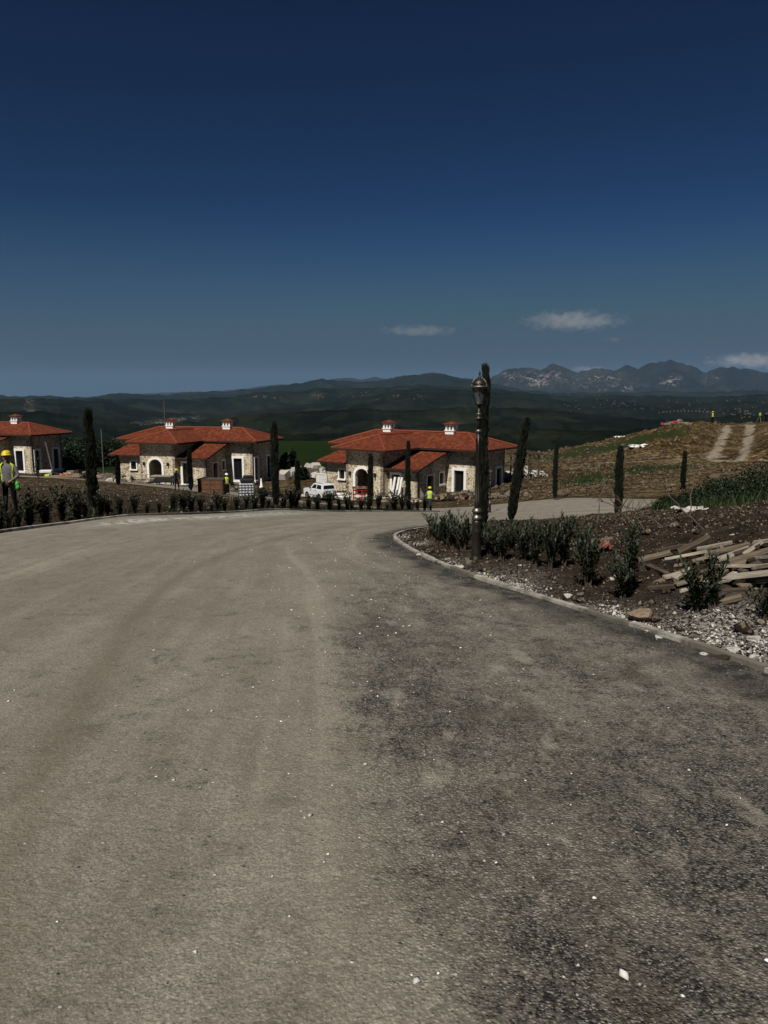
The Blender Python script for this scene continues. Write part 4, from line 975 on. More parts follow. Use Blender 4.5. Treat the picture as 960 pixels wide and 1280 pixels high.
def strip_g(n):
    i = rng.integers(0, 899, n); q = KLn[i]; T = np.gradient(KLn, axis=0)[i]; T /= np.hypot(*T.T)[:, None]; o_ = rng.uniform(.2, 2.4, n)
    x = q[:, 0]-T[:, 1]*o_; y = q[:, 1]+T[:, 0]*o_; k = (y > 13) & (vnoise(x*1.5, y*1.5) > .55); return x[k], y[k], G(x[k], y[k])
blades('grass', 26000, strip_g, .06, .24, .016, 'sparse weeds in the soil strip behind the far kerb', 'hedge')
# ================================================================ NEAR STREET LAMP
def street_lamp(P, s, label, glass_on=True, n=20):
    o = empty('street_lamp', P, .35, s); tag(o, label, 'street lamp')
    m = MB(); m.lathe([(.125,-.15),(.125,.0),(.12,.03),(.098,.06),(.09,.1),(.093,.14),(.084,.17),(.084,.42),(.09,.44),(.09,.47),(.082,.49),(.08,.56),(.085,.58),(.074,.6),(.075,.63)], n)
    m.build('base', MT['bronze'], o, True)
    m = MB(); m.lathe([(.07,.63),(.09,.65),(.096,.67),(.085,.695),(.062,.71),(.06,.74),(.078,.755),(.094,.77),(.088,.79),(.066,.815),(.055,.83)], n); m.build('collar', MT['gold'], o, True)
    m = MB(); prof = [(.046,.83),(.052,.86),(.044,.9),(.042,1.2),(.038,1.7),(.034,1.98)]
    m.lathe(prof, n); 
    m.build('pole', MT['bronze'], o, True)
    for k in range(8):                               # fluting
        t = 6.283*k/8; f = MB(); f.tube([(.041*math.cos(t), .041*math.sin(t), .92), (.036*math.cos(t), .036*math.sin(t), 1.9)], .006, 5); f.build('flute', MT['bronze'], o, True)
    m = MB(); m.lathe([(.042,1.98),(.05,1.99),(.062,2.005),(.05,2.025),(.038,2.04)], n); m.build('collar', MT['gold'], o, True)
    m = MB(); m.lathe([(.036,2.04),(.034,2.16),(.038,2.18),(.066,2.2),(.068,2.215),(.045,2.235),(.052,2.26),(.05,2.285),(.03,2.31),(.026,2.36)], n); m.build('neck', MT['bronze'], o, True)
    m = MB(); m.lathe([(.068,2.202),(.071,2.208),(.068,2.214)], n); m.lathe([(.05,2.255),(.056,2.268),(.05,2.281)], n); m.build('ring', MT['gold'], o, True, kind='stuff')
    m = MB(); m.lathe([(.026,2.36),(.04,2.39),(.066,2.41),(.07,2.425),(.06,2.43)], n); m.build('lantern_bottom', MT['bronze'], o, True)
    z0, z1, r0, r1 = 2.425, 2.665, .062, .132
    for k in range(6):
        a = 6.283*k/6; b = 6.283*(k+1)/6
        p = [(r0*math.cos(a), r0*math.sin(a), z0), (r0*math.cos(b), r0*math.sin(b), z0), (r1*math.cos(b), r1*math.sin(b), z1), (r1*math.cos(a), r1*math.sin(a), z1)]
        g = MB(); q = [Vector(v)*.985 for v in p]; q = [Vector((v.x, v.y, w_[2])) for v, w_ in zip(q, p)]
        nn_ = Vector((math.cos((a+b)/2), math.sin((a+b)/2), -.25))*.004
        g.add(q+[v-nn_ for v in q], [(0, 1, 2, 3), (7, 6, 5, 4), (0, 4, 5, 1), (1, 5, 6, 2), (2, 6, 7, 3), (3, 7, 4, 0)]); g.build('pane', MT['lglass'], o)
        f = MB(); f.bar(p[0], p[3], .013, .013); f.build('glazing_bar', MT['bronze'], o)
    m = MB(); m.lathe([(.045,2.43),(.02,2.44),(.02,2.5),(.035,2.52),(.038,2.58),(.02,2.62)], 10); m.build('bulb', MT['plastic'], o, True)
    m = MB(); m.lathe([(.125,2.655),(.155,2.66),(.162,2.675),(.155,2.69),(.14,2.695)], 6*3); m.build('brim', MT['gold'], o, True)
    m = MB(); dome = [(.143*math.cos(t), 2.693+.115*math.sin(t)) for t in [i*math.pi/2/8 for i in range(8)]]+[(.022, 2.81)]
    m.lathe(dome, 18); m.build('dome', MT['bronze'], o, True)
    for k in range(6):
        t = 6.283*k/6; f = MB(); f.tube([((r_+.004)*math.cos(t), (r_+.004)*math.sin(t), z_) for r_, z_ in dome], .0075, 5); f.build('rib', MT['gold'], o, True)
    m = MB(); m.lathe([(.024,2.805),(.03,2.82),(.02,2.835),(.012,2.85),(.02,2.865),(.018,2.88),(.003,2.92)], 12); m.build('finial', MT['bronze'], o, True)
    return o
q = hit(595, 700, GI, 0, 60); zt = at(595, 463, q.y).z
_l = street_lamp((q.x, q.y, q.z), (zt-q.z)/2.92, 'ornate bronze street lamp with domed lantern standing in the island bed'); _l.scale = (_l.scale[0]*.88, _l.scale[1]*.88, _l.scale[2])
m = MB(); m.box((q.x, q.y, q.z-.05), (.32, .32, .12)); tag(m.build('footing', MT['greystone'], None, bevel=.02), 'rough concrete footing under the near street lamp', 'footing')
p = at(612, 642, 43); zb = g1(p.x, 43); zt = at(612, 585, 43).z
street_lamp((p.x, 43, zb), (zt-zb)/2.92, 'small distant street lamp in front of the right end of the middle villa', n=10)

# ================================================================ PEOPLE
def person(P, h, face, label, arms, legs, cols, helmet=None, vest=None, vest_style='full', fingers=True, lean=0):
    """face: heading angle, 0 looks towards the camera (-Y). arms: ((elbow),(wrist)) for left and right relative to the body"""
    o = empty('person', P, face, h/1.75); tag(o, label, 'person', 'construction workers')
    J = [(0,0,.95),(0,-.005,1.12),(0,-.01,1.3),(0,.01,1.46),(0,.0,1.53),(0,-.01,1.6)]
    Rr = [(.155,.115),(.14,.1),(.165,.115),(.075,.07),(.055,.055),(.055,.06)]
    E = [(0,1),(1,2),(2,3),(3,4),(4,5)]
    def add(par, pos, r): J.append(pos); Rr.append(r if isinstance(r, tuple) else (r, r)); E.append((par, len(J)-1)); return len(J)-1
    hands = []
    for sx, (el, wr) in zip((-1, 1), arms):
        s1 = add(2, (sx*.17, 0, 1.4), .066); a = add(s1, (el[0], el[1], el[2]), .045); b = add(a, wr, .031); d = (Vector(wr)-Vector(el)).normalized(); pm = Vector(wr)+d*.06
        c = add(b, tuple(pm), (.036, .02)); hands.append((pm, d, sx))
    for sx, (kn, an) in zip((-1, 1), legs):
        hp = add(0, (sx*.095, 0, .88), .095); k = add(hp, kn, .064); a = add(k, an, .045); f0 = add(a, (an[0], an[1]-.03, .045), .045); add(f0, (an[0]+sx*.02, an[1]-.17, .04), (.045, .032))
    me = bpy.data.meshes.new('body'); me.from_pydata(J, E, []); ob = link('body', me)
    sk = ob.modifiers.new('skin', 'SKIN'); sv = me.skin_vertices[0].data
    for v, r in zip(sv, Rr): v.radius = r
    sv[0].use_root = True
    su = ob.modifiers.new('sub', 'SUBSURF'); su.levels = 1
    dg = bpy.context.evaluated_depsgraph_get(); ev = bpy.data.meshes.new_from_object(ob.evaluated_get(dg)); bpy.data.objects.remove(ob)
    bm = bmesh.new(); bm.from_mesh(ev)
    def joinMB(mb, mi):
        vs = [bm.verts.new(v) for v in mb.v]
        for f in mb.f:
            try: fc = bm.faces.new([vs[i] for i in f]); fc.material_index = mi; fc.smooth = True
            except ValueError: pass
    for f in bm.faces:
        c = f.calc_center_median(); f.smooth = True; mi = 0
        arm = abs(c.x) > .2 and c.z > .75
        if c.z < .1: mi = 3
        elif c.z < .96 and not arm: mi = 1
        elif c.z > 1.47: mi = 2
        wr = min((c-(hp_[0]-hp_[1]*.06)).length for hp_ in hands)
        if wr < .07 or min((c-hp_[0]).length for hp_ in hands) < .07: mi = 2
        f.material_index = mi
    hd = MB(); hd.ball((0, -.01, 1.645), .098, (.8, 1, 1.18), 14, 10); joinMB(hd, 2)
    hd = MB(); hd.ball((0, -.11, 1.635), .018, (.8, 1, 1.4), 6, 4); hd.ball((-.078, 0, 1.64), .022, (.4, .8, 1.3), 6, 4); hd.ball((.078, 0, 1.64), .022, (.4, .8, 1.3), 6, 4); hd.ball((0, -.09, 1.565), .025, (1.1, .7, .7), 6, 4); joinMB(hd, 2)
    hd = MB(); hd.ball((-.03, -.098, 1.658), .009, (1.3, .6, .8), 6, 4); hd.ball((.03, -.098, 1.658), .009, (1.3, .6, .8), 6, 4); hd.ball((0, -.102, 1.598), .012, (1.8, .5, .4), 6, 4); joinMB(hd, 3)
    if fingers:
        for pm, d, sx in hands:
            sd_ = d.cross(Vector((0, 1, .3))).normalized(); fw = sd_.cross(d)
            if fw.y > 0: fw = -fw
            for k, L in enumerate((.075, .085, .08, .065)):
                b0 = pm+d*.015+sd_*(.012+(k-2)*.019)
                fm = MB(); fm.tube([b0, b0+d*L*.5+fw*.008, b0+d*L*.8+fw*.035], [.0095, .0085, .006], 5); joinMB(fm, 2)
            b0 = pm-d*.03-sd_*.025; fm = MB(); fm.tube([b0, b0+d*.03-sd_*.03+fw*.01, b0+d*.065-sd_*.03+fw*.02], [.011, .0095, .007], 5); joinMB(fm, 2)
    mis = [f.material_index for f in bm.faces]; bm.to_mesh(ev); bm.free(); ev.materials.clear(); b = link('body', ev, [MT[c] for c in cols], o); ev.polygons.foreach_set('material_index', mis); ev.update()
    hb = MB(); hb.ball((0, .012, 1.665), .104, (.83, .98, 1.1), 12, 8); hb.v = [v for v in hb.v]
    hairb = hb; keepf = [f for f in hb.f if sum(hb.v[i][1] for i in f)/len(f) > -.03 or sum(hb.v[i][2] for i in f)/len(f) > 1.72]; hb.f = keepf; hb.mi = [0]*len(keepf); hb.build('hair', MT['hair'], o, True)
    if helmet:
        hm_ = MB(); z = 1.69; hm_.lathe([(.135,z),(.137,z+.012),(.122,z+.014),(.12,z+.05),(.105,z+.09),(.07,z+.12),(.03,z+.132),(.002,z+.134)], 18, sy=1.15)
        hm_.box((0, -.165, z+.008), (.14, .07, .012)); hm_.build('helmet', MT[helmet], o, True)
    if vest:
        V = MB(); k = 20; rings = [(.155,.12,.92),(.165,.128,1.0),(.16,.122,1.15),(.185,.132,1.3),(.195,.128,1.4),(.12,.095,1.49)]
        gap = {'full': 0, 'open': .8}[vest_style]
        vs = []; fs = []
        angs = [(-math.pi/2+gap)+(2*math.pi-2*gap)*i/k for i in range(k+1)]
        for a_, b_, z in rings:
            for t_ in angs: vs.append((a_*math.cos(t_), b_*math.sin(t_), z))
        for i in range(len(rings)-1):
            for j in range(k): fs.append((i*(k+1)+j, i*(k+1)+j+1, (i+1)*(k+1)+j+1, (i+1)*(k+1)+j))
        V.add(vs, fs); v = V.build('safety_vest', MT[vest], o, True); so2 = v.modifiers.new('thick', 'SOLIDIFY'); so2.thickness = .008; so2.offset = 1
        for zz in (1.02, 1.2):
            T = MB(); vs = []; fs = []
            for z in (zz, zz+.05):
                a_ = np.interp(z, [r[2] for r in rings], [r[0] for r in rings])+.012; b_ = np.interp(z, [r[2] for r in rings], [r[1] for r in rings])+.012
                for t_ in angs: vs.append((a_*math.cos(t_), b_*math.sin(t_), z))
            for j in range(k): fs.append((j, j+1, k+1+j+1, k+1+j))
            T.add(vs, fs); T.build('reflective_band', MT['refl'], v, True)
    return o
def stand_at(px, py, d):
    p = at(px, py, d); return Vector((p.x, d, g1(p.x, d)+.01))
REST = (((-.235,.02,1.13),(-.25,-.06,.9)), ((.235,.02,1.13),(.25,-.06,.9)))
LEG = (((-.11,-.01,.5),(-.12,.02,.09)), ((.11,-.01,.5),(.12,.02,.09)))
P = stand_at(14, 645, 21.2)
wk = person(P, 1.83, R(12), 'worker in yellow helmet and open vest holding a red sheet, far left behind the shrubs', (((-.27,-.06,1.16),(-.2,-.3,1.06)), ((.28,-.04,1.12),(.1,-.28,.98))), (((-.1,-.02,.5),(-.13,.02,.09)), ((.12,-.01,.5),(.15,.03,.09))), ['cloth_grey', 'cloth_black', 'skin', 'black'], 'helmety', 'hiviz', 'open')
m = MB(); m.box((0, 0, 0), (.34, .22, .12)); m.box((-.15, .02, .05), (.2, .16, .06), rz=.3)
o = m.build('folded_sheet', MT['red'], None, bevel=.02); o.location = P+Vector((-.26, -.36, 1.02)); o.rotation_euler = (.2, .1, .2); tag(o, 'red folded sheet held by the yellow-helmeted worker at the far left', 'sheet')
m = MB(); m.ball((0, 0, 0), .1, (.8, .6, 1), 8, 6); m.box((0, 0, -.1), (.14, .09, .16)); o = m.build('tool_pouch', MT['greenp'], None, True); o.location = P+Vector((.27, -.08, .94)); tag(o, 'green pouch hanging at the hip of the far left worker', 'pouch')
P = stand_at(221.5, 613.5, 60.5); person(P, 1.75, R(-8), 'worker in yellow helmet and dark clothes walking before the left villa porch', (((-.24,-.05,1.13),(-.22,-.2,.95)), ((.24,0,1.13),(.25,-.08,.9))), (((-.12,-.04,.5),(-.15,-.02,.09)), ((.12,.0,.5),(.15,.06,.09))), ['cloth_black', 'cloth_black', 'skin', 'black'], 'helmety', 'cloth_navy', 'open')
P = stand_at(284, 619, 61); person(P, 1.78, R(40), 'worker in white helmet and yellow vest standing beside the brown crate', (((-.25,-.1,1.15),(-.2,-.32,1.1)), ((.24,.03,1.13),(.24,-.05,.9))), (((-.1,0,.5),(-.11,.06,.09)), ((.13,-.06,.5),(.16,-.02,.09))), ['cloth_black', 'cloth_black', 'skin', 'black'], 'helmetw', 'hiviz', 'full')
P = stand_at(537, 640, 52); person(P, 1.76, R(172), 'worker in yellow helmet and yellow vest seen from behind, before the middle villa door', (((-.27,-.02,1.15),(-.22,-.2,1.02)), ((.3,.02,1.14),(.34,-.14,1.0))), (((-.1,-.04,.5),(-.12,.02,.09)), ((.1,.03,.5),(.1,.14,.09))), ['cloth_blue', 'cloth_navy', 'skin', 'black'], 'helmety', 'hiviz', 'full')
P = stand_at(890, 531, 128); person(P+Vector((0, 0, .6)), 1.9, R(30), 'tiny worker in yellow vest on top of the hill left of the dirt track', (((-.3,0,1.15),(-.34,-.1,1.0)), ((.3,0,1.15),(.34,-.1,1.0))), LEG, ['cloth_black', 'cloth_black', 'skin', 'black'], 'helmety', 'hiviz', 'full', False)
P = stand_at(957, 531, 128); person(P+Vector((0, 0, .2)), 1.9, R(-30), 'tiny dark figure on the hilltop beside the survey tripod, at the right edge', REST, LEG, ['cloth_black', 'cloth_black', 'skin', 'black'], None, None, 'full', False)
P = stand_at(949, 531, 128); P.z += .2
o = empty('survey_tripod', P, 0, 1.0); tag(o, 'survey tripod with yellow instrument on the hilltop by the dirt track', 'tripod')
for k in range(3):
    t = 6.28*k/3+.5; m = MB(); m.bar((0, 0, 1.45), (.6*math.cos(t), .6*math.sin(t), -.05), .05); m.build('leg', MT['wood_mid'], o)
m = MB(); m.box((0, 0, 1.5), (.3, .3, .08)); m.box((0, 0, 1.68), (.22, .2, .3)); m.tube([(0, -.2, 1.7), (0, .2, 1.7)], .07, 8); m.build('instrument', MT['hiviz'], o, kind='stuff')

# ================================================================ WHITE 4x4
def car(P, rz, s):
    o = empty('parked_car', P, rz, s); tag(o, 'boxy white three-door off-roader parked left of the middle villa', 'car')
    # front towards +y, origin on ground at the centre
    prof = [(-1.8,.5),(-1.83,.72),(-1.8,1.0),(-1.76,1.06),(-1.58,1.56),(-1.48,1.61),(-.2,1.63),(.12,1.58),(.58,1.08),(1.68,1.0),(1.8,.92),(1.82,.55),(1.74,.45)]
    def wheelarch(cy): return [(cy+.4*math.cos(t), .34+.36*max(0, math.sin(t))) for t in [math.pi*i/8 for i in range(9)]]
    low = [(1.74,.42)]+wheelarch(1.15)+wheelarch(-1.1)+[(-1.75,.42)]
    full = prof+low; W = .8; m = MB()
    def hw(z): return W-.02 if z < 1.05 else W-.02-(z-1.05)*.32
    N = len(full); vs = [(-hw(z), y, z) for y, z in full]+[(hw(z), y, z) for y, z in full]
    tri = geometry.tessellate_polygon([[Vector((y, z, 0)) for y, z in full]])
    fs = [tuple(t) for t in tri]+[tuple(N+i for i in reversed(t)) for t in tri]+[(i, N+i, N+(i+1) % N, (i+1) % N) for i in range(N)]
    m.add(vs, fs); body = m.build('body', MT['carwhite'], o)
    bm = bmesh.new(); bm.from_mesh(body.data); bmesh.ops.recalc_face_normals(bm, faces=bm.faces); bm.to_mesh(body.data); bm.free()
    def quad(name, pts_, mat, par=body, th=.012):
        q_ = [Vector(p_) for p_ in pts_]; n = (q_[1]-q_[0]).cross(q_[2]-q_[0]).normalized()*th; g = MB(); k = len(q_)
        g.add([v+n for v in q_]+[v-n*.2 for v in q_], [tuple(range(k)), tuple(reversed(range(k, 2*k)))]+[(i, k+i, k+(i+1) % k, (i+1) % k) for i in range(k)]); return g.build(name, mat, par)
    y_ = lambda z: -1.76+(z-1.06)*.36
    quad('rear_window', [(-.62, y_(1.16), 1.16), (.62, y_(1.16), 1.16), (.55, y_(1.5), 1.5), (-.55, y_(1.5), 1.5)], MT['glass'])
    f_ = lambda z: .58-(z-1.08)*.92
    quad('windscreen', [(.66, f_(1.13), 1.13), (-.66, f_(1.13), 1.13), (-.58, f_(1.53), 1.53), (.58, f_(1.53), 1.53)], MT['glass'])
    for sx in (-1, 1):
        def sq(nm, L, mt=MT['glass']):
            pts_ = [(sx*(hw(z)+.002), y, z) for y, z in L]; quad(nm, pts_ if sx < 0 else pts_[::-1], mt)
        sq('side_window', [(-1.5,1.13),(-1.35,1.5),(-.62,1.52),(-.6,1.13)][::-1]); sq('door_window', [(-.5,1.13),(-.5,1.52),(.0,1.5),(.36,1.13)][::-1])
        quad('wheel_arch_trim', [(sx*.785, -.52, .44), (sx*.785, .72, .44), (sx*.785, .72, .5), (sx*.785, -.52, .5)], MT['dark'])
        quad('door_seam', [(sx*.783, -.56, .52), (sx*.783, -.545, .52), (sx*.783, -.545, 1.08), (sx*.783, -.56, 1.08)], MT['dark'])
        m = MB(); m.box((sx*.8, -.42, .98), (.03, .14, .035)); m.build('door_handle', MT['dark'], body)
        m = MB(); m.box((sx*.88, .38, 1.15), (.16, .07, .13)); m.build('mirror', MT['dark'], body)
        m = MB(); m.box((sx*.62, -1.83, .82), (.17, .04, .2)); m.build('tail_light', MT['red'], body)
        m = MB(); m.tube([(sx*.56, 1.78, .8), (sx*.56, 1.83, .8)], .1, 14); m.build('headlight', MT['plastic'], body)
    m = MB(); m.box((0, -1.9, .56), (1.56, .12, .13)); m.build('bumper', MT['dark'], o, bevel=.02); m = MB(); m.box((0, 1.88, .56), (1.56, .12, .13)); m.build('bumper', MT['dark'], o, bevel=.02)
    m = MB(); m.box((0, -1.84, .78), (.5, .02, .12)); m.build('number_plate', MT['plastic'], body)
    m = MB(); m.box((0, -1.845, 1.07), (1.3, .02, .03)); m.build('tailgate_strip', MT['dark'], body)
    m = MB(); m.box((0, 1.83, .8), (.8, .03, .18)); m.build('grille', MT['dark'], body)
    m = MB()
    m.box((0, 0, .42), (1.3, 3.2, .14)); m.build('chassis', MT['black'], o)
    for sx in (-1, 1):
        for y in (1.15, -1.1):
            w_ = MB(); w_.tube([(sx*.6, y, .34), (sx*.79, y, .34)], .34, 20); wh_ = w_.build('wheel', MT['black'], o, bevel=.03)
            w_ = MB(); w_.tube([(sx*.7, y, .34), (sx*.8, y, .34)], .19, 14); w_.build('rim', MT['silver'], wh_, bevel=.02)
    for x in (-.5, .5): m = MB(); m.bar((x, -1.35, 1.66), (x, -.1, 1.68), .03); m.build('roof_rail', MT['dark'], body)
    return o
P = stand_at(400, 624.5, 66.5); P.z += .03; car(P, R(36), .93)
P = stand_at(401, 613, 71.5); m = MB(); m.box((0, 0, 1.0), (.85, .7, 2.0)); m.box((0, 0, 2.02), (.9, .75, .06)); m.box((.15, -.36, 1.55), (.3, .02, .05)); o = m.build('site_cabinet', MT['white'], None, bevel=.02); o.location = P; o.rotation_euler = (0, .06, R(25)); tag(o, 'tall white cabinet standing behind the white off-roader', 'cabinet')

# ================================================================ SITE CLUTTER
def prop(name, px, py, d, rz, label, cat, build, lift=0, s=1, group=None):
    P = stand_at(px, py, d); P.z += lift; o = empty(name, P, rz, s); tag(o, label, cat, group); build(o); return o
def B(o, name, mat, *boxes, bevel=0):
    m = MB()
    for c, d_, *r in boxes: m.box(c, d_, *(r or []))
    return m.build(name, MT[mat], o, bevel=bevel)
def crate(o):
    for k in range(3): B(o, 'side_board', 'pallet', ((0, -.62, .22+k*.42), (2.2, .06, .39)))
    for k in range(3): B(o, 'side_board', 'pallet', ((1.1, 0, .22+k*.42), (.06, 1.18, .39))); B(o, 'side_board', 'pallet', ((-1.1, 0, .22+k*.42), (.06, 1.18, .39)))
    B(o, 'back_panel', 'pallet', ((0, .62, .64), (2.2, .06, 1.24))); B(o, 'lid', 'wood_dark', ((0, 0, 1.29), (2.34, 1.36, .07)))
    for x in (-1, 0, 1): B(o, 'batten', 'wood_dark', ((x*1.0, -.67, .64), (.1, .04, 1.26)))
    B(o, 'filling', 'plaster', ((0, 0, .6), (2.1, 1.1, 1.1)))
prop('crate', 266.5, 614.5, 61.5, R(-8), 'large brown wooden crate beside the white-helmeted worker', 'crate', crate, 0, .98)
def blackstand(o):
    for a, b in (((-.35, 0, 0), (.1, 0, 1.3)), ((.5, 0, 0), (.1, 0, 1.3)), ((.1, .5, 0), (.1, 0, 1.3)), ((-.2, 0, .5), (.35, 0, .5))):
        m = MB(); m.bar(a, b, .08); m.build('leg', MT['black'], o)
    B(o, 'seat', 'black', ((.1, 0, 1.32), (.4, .35, .06)))
prop('trestle', 256, 613, 62.5, .3, 'black folding trestle leaning left of the brown crate', 'trestle', blackstand)
def ibc(o):
    B(o, 'tank', 'plastic', ((0, 0, .62), (1.05, 1.05, .9)), bevel=.06)
    for k in range(5):
        z = .22+k*.2; m = MB()
        for a, b in (((-.56, -.56), (.56, -.56)), ((.56, -.56), (.56, .56)), ((.56, .56), (-.56, .56)), ((-.56, .56), (-.56, -.56))): m.bar((*a, z), (*b, z), .035)
        m.build('cage_hoop', MT['silver'], o)
    for k in range(6):
        x = -.56+k*.224; m = MB(); m.bar((x, -.585, .1), (x, -.585, 1.08), .03); m.build('cage_bar', MT['silver'], o); m = MB(); m.bar((.585, x, .1), (.585, x, 1.08), .03); m.build('cage_bar', MT['silver'], o)
    for x in (-.45, 0, .45): B(o, 'skid', 'dark', ((x, 0, .05), (.12, 1.1, .1)))
    B(o, 'pallet_deck', 'silver', ((0, 0, .13), (1.15, 1.15, .05)))
prop('water_tank', 308.5, 622.5, 56.5, .15, 'white caged water tank right of the white-helmeted worker', 'tank', ibc, 0, 1.05)
def bagsb(o):
    B(o, 'bag', 'black', ((0, 0, .2), (1.0, .8, .4)), bevel=.1); B(o, 'bag', 'dark', ((.1, .05, .55), (.8, .7, .34), .3), bevel=.1)
P_ = stand_at(308.5, 622.5, 56.5)
o = empty('bag_stack', (P_.x+.05, P_.y, P_.z+1.12*1.05), .2); tag(o, 'black plastic bags piled on top of the white caged tank', 'bag'); B(o, 'bag', 'black', ((0, 0, .17), (1.05, .9, .34)), bevel=.1); B(o, 'bag', 'dark', ((.1, .05, .42), (.7, .6, .22), .3), bevel=.08)
def heap(name, px, py, d, w_, dp, h, n, mats, label, cat, sz=.25, seed=1, lift=0):
    P = stand_at(px, py, d); g = random.Random(seed); o = empty(name, P); tag(o, label, cat); m = MB()
    mats = [MT[k] for k in mats]
    for i in range(n):
        a = g.random()*6.28; r = g.random()**.6; x, y = math.cos(a)*r*w_/2, math.sin(a)*r*dp/2; z = h*(1-r)*g.random(); s_ = sz*g.uniform(.4, 1.2)
        m.m = g.randrange(len(mats)); m.box((x, y, z+s_*.2+lift), (s_*g.uniform(.7, 1.5), s_, s_*g.uniform(.4, .8)), M=Matrix.Rotation(g.random()*6, 4, 'Z') @ Matrix.Rotation(g.uniform(-.5, .5), 4, 'X'), taper=g.uniform(.5, .95))
    m.build('rubble', mats, o, kind='stuff'); return o
heap('rubble_heap', 327, 613, 66, 2.6, 1.6, .7, 60, ['dark', 'greystone', 'black'], 'dark rubble heap under the right end wall of the left villa', 'rubble', .34, 3)
heap('rubble_heap', 298, 608, 74, 3.2, 1.4, .45, 70, ['tanrock', 'greystone', 'clod'], 'brown rubble heap under the big window of the left villa', 'rubble', .3, 4)
heap('rubble_heap', 590, 623, 64.5, 9, 1.8, .6, 260, ['tanrock', 'clod', 'greystone', 'clod'], 'long bank of earth and stones along the right front of the middle villa', 'rubble', .34, 5)
heap('rubble_heap', 638, 621, 62, 4, 2, .5, 110, ['tanrock', 'clod', 'greystone'], 'earth and rubble heap at the right corner of the middle villa', 'rubble', .32, 6)
heap('rubble_heap', 505, 621, 65, 4, 1.2, .3, 90, ['rubble', 'tanrock', 'greystone'], 'scattered pale rubble before the porch door of the middle villa', 'rubble', .28, 7)
heap('rubble_heap', 655, 607, 78, 4, 3, 1.0, 70, ['rubble', 'concrete', 'greystone'], 'heap of broken white slabs right of the middle villa', 'rubble', .7, 8)
heap('rubble_heap', 391, 590, 92, 9, 4, 1.1, 60, ['concrete', 'rubble', 'greystone'], 'pile of pale concrete slabs between the car and the green field', 'rubble', 1.2, 9)
heap('rubble_heap', 140, 600, 82, 5, 3, .8, 80, ['greystone', 'tanrock', 'concrete'], 'grey stone pile left of the left villa, behind the thin cypress', 'rubble', .6, 10)
heap('rubble_heap', 97, 592, 88, 8, 4, .5, 90, ['tanrock', 'wood_light', 'clod'], 'strewn earth and boards between the two left villas', 'rubble', .6, 11)
heap('rubble_heap', 850, 531, 127, 7, 2, .8, 50, ['red', 'tanrock', 'clod', 'tanrock'], 'reddish rubble on the crest of the hill left of the track', 'rubble', .6, 12, .8)
heap('rubble_heap', 235, 610, 74, 3, 1.3, .25, 60, ['tanrock', 'greystone', 'clod'], 'low rubble strip along the porch of the left villa', 'rubble', .25, 14)
def table(o):
    B(o, 'tabletop', 'wood_light', ((0, 0, .92), (2.0, .8, .07)))
    for x in (-.8, .8):
        for a, b in (((x-.3, -.35, 0), (x+.1, -.3, .9)), ((x+.3, .35, 0), (x-.1, .3, .9))):
            m = MB(); m.bar(a, b, .07); m.build('leg', MT['greystone'], o)
    m = MB(); m.bar((-.8, 0, .4), (.8, 0, .4), .06); m.build('stretcher', MT['greystone'], o)
prop('work_table', 173.5, 603, 81.5, .1, 'pale work table below the small window of the left villa', 'table', table)
def boardpile(o):
    g = random.Random(4)
    for k in range(9): B(o, 'board', ['wood_mid', 'wood_light', 'tanrock'][k % 3], ((g.uniform(-1, 1), g.uniform(-.5, .5), .08+k*.085), (g.uniform(2.4, 3.8), .3, .06), g.uniform(-.5, .5)))
prop('board_stack', 194, 602.5, 80.5, .25, 'fanned stack of tan boards left of the arch of the left villa', 'boards', boardpile)
def tarp(o):
    B(o, 'cart_body', 'dark', ((0, 0, .65), (2.0, 1.0, .5), 0), bevel=.05); B(o, 'cover', 'wood_light', ((-.3, 0, 1.0), (2.3, 1.1, .07)))
    for x in (-.8, .8): B(o, 'leg', 'black', ((x, -.3, .2), (.12, .12, .4))); B(o, 'leg', 'black', ((x, .3, .2), (.12, .12, .4)))
prop('handcart', 206.5, 604, 79.5, -.1, 'dark cart with pale lid before the arched doorway of the left villa', 'cart', tarp)
def barrel(o):
    m = MB(); m.lathe([(.3, 0), (.3, .05), (.13, .12), (.07, .9), (.05, .95)], 14); m.build('cone', MT['white'], o, True); B(o, 'foot', 'black', ((0, 0, .02), (.7, .7, .04)))
prop('marker_cone', 326.5, 603, 76, 0, 'white marker cone by the right end wall of the left villa', 'cone', barrel, .45)
def redbar(o):
    for z in (.35, .75, 1.15): B(o, 'rail', 'red', ((0, -.3, z), (1.9, .06, .16)))
    for x in (-.9, 0, .9):
        B(o, 'post', 'red', ((x, -.34, .65), (.1, .08, 1.3))); B(o, 'post', 'red', ((x, .34, .65), (.1, .08, 1.3)))
    B(o, 'shelf', 'wood_mid', ((0, 0, 1.36), (2.1, .9, .08)))
    g = random.Random(3)
    for i in range(6):
        B(o, 'brick', 'tanrock' if i % 2 else 'red', ((-.85+i*.34, g.uniform(-.1, .1), 1.46), (.3, .5, .12)))
    for x in (-.5, .45): B(o, 'panel', 'white', ((x, -.385, .55), (.35, .02, .3), 0)) 
prop('red_trestle', 452.5, 622.5, 66, .05, 'red steel trestle loaded with bricks before the arched doorway of the middle villa', 'trestle', redbar, 0, .85)
def wbags(o):
    g = random.Random(2)
    for i in range(7): B(o, 'bag', 'white', ((-.7+(i % 4)*.5, 0, .12+.22*(i//4)), (.46, .7, .2), g.uniform(-.2, .2)), bevel=.06)
    B(o, 'pallet', 'wood_light', ((0, 0, .02), (2.2, 1, .08)))
prop('bag_pallet', 425, 614.5, 68, .1, 'row of white bags right of the white off-roader', 'bags', wbags, .05)
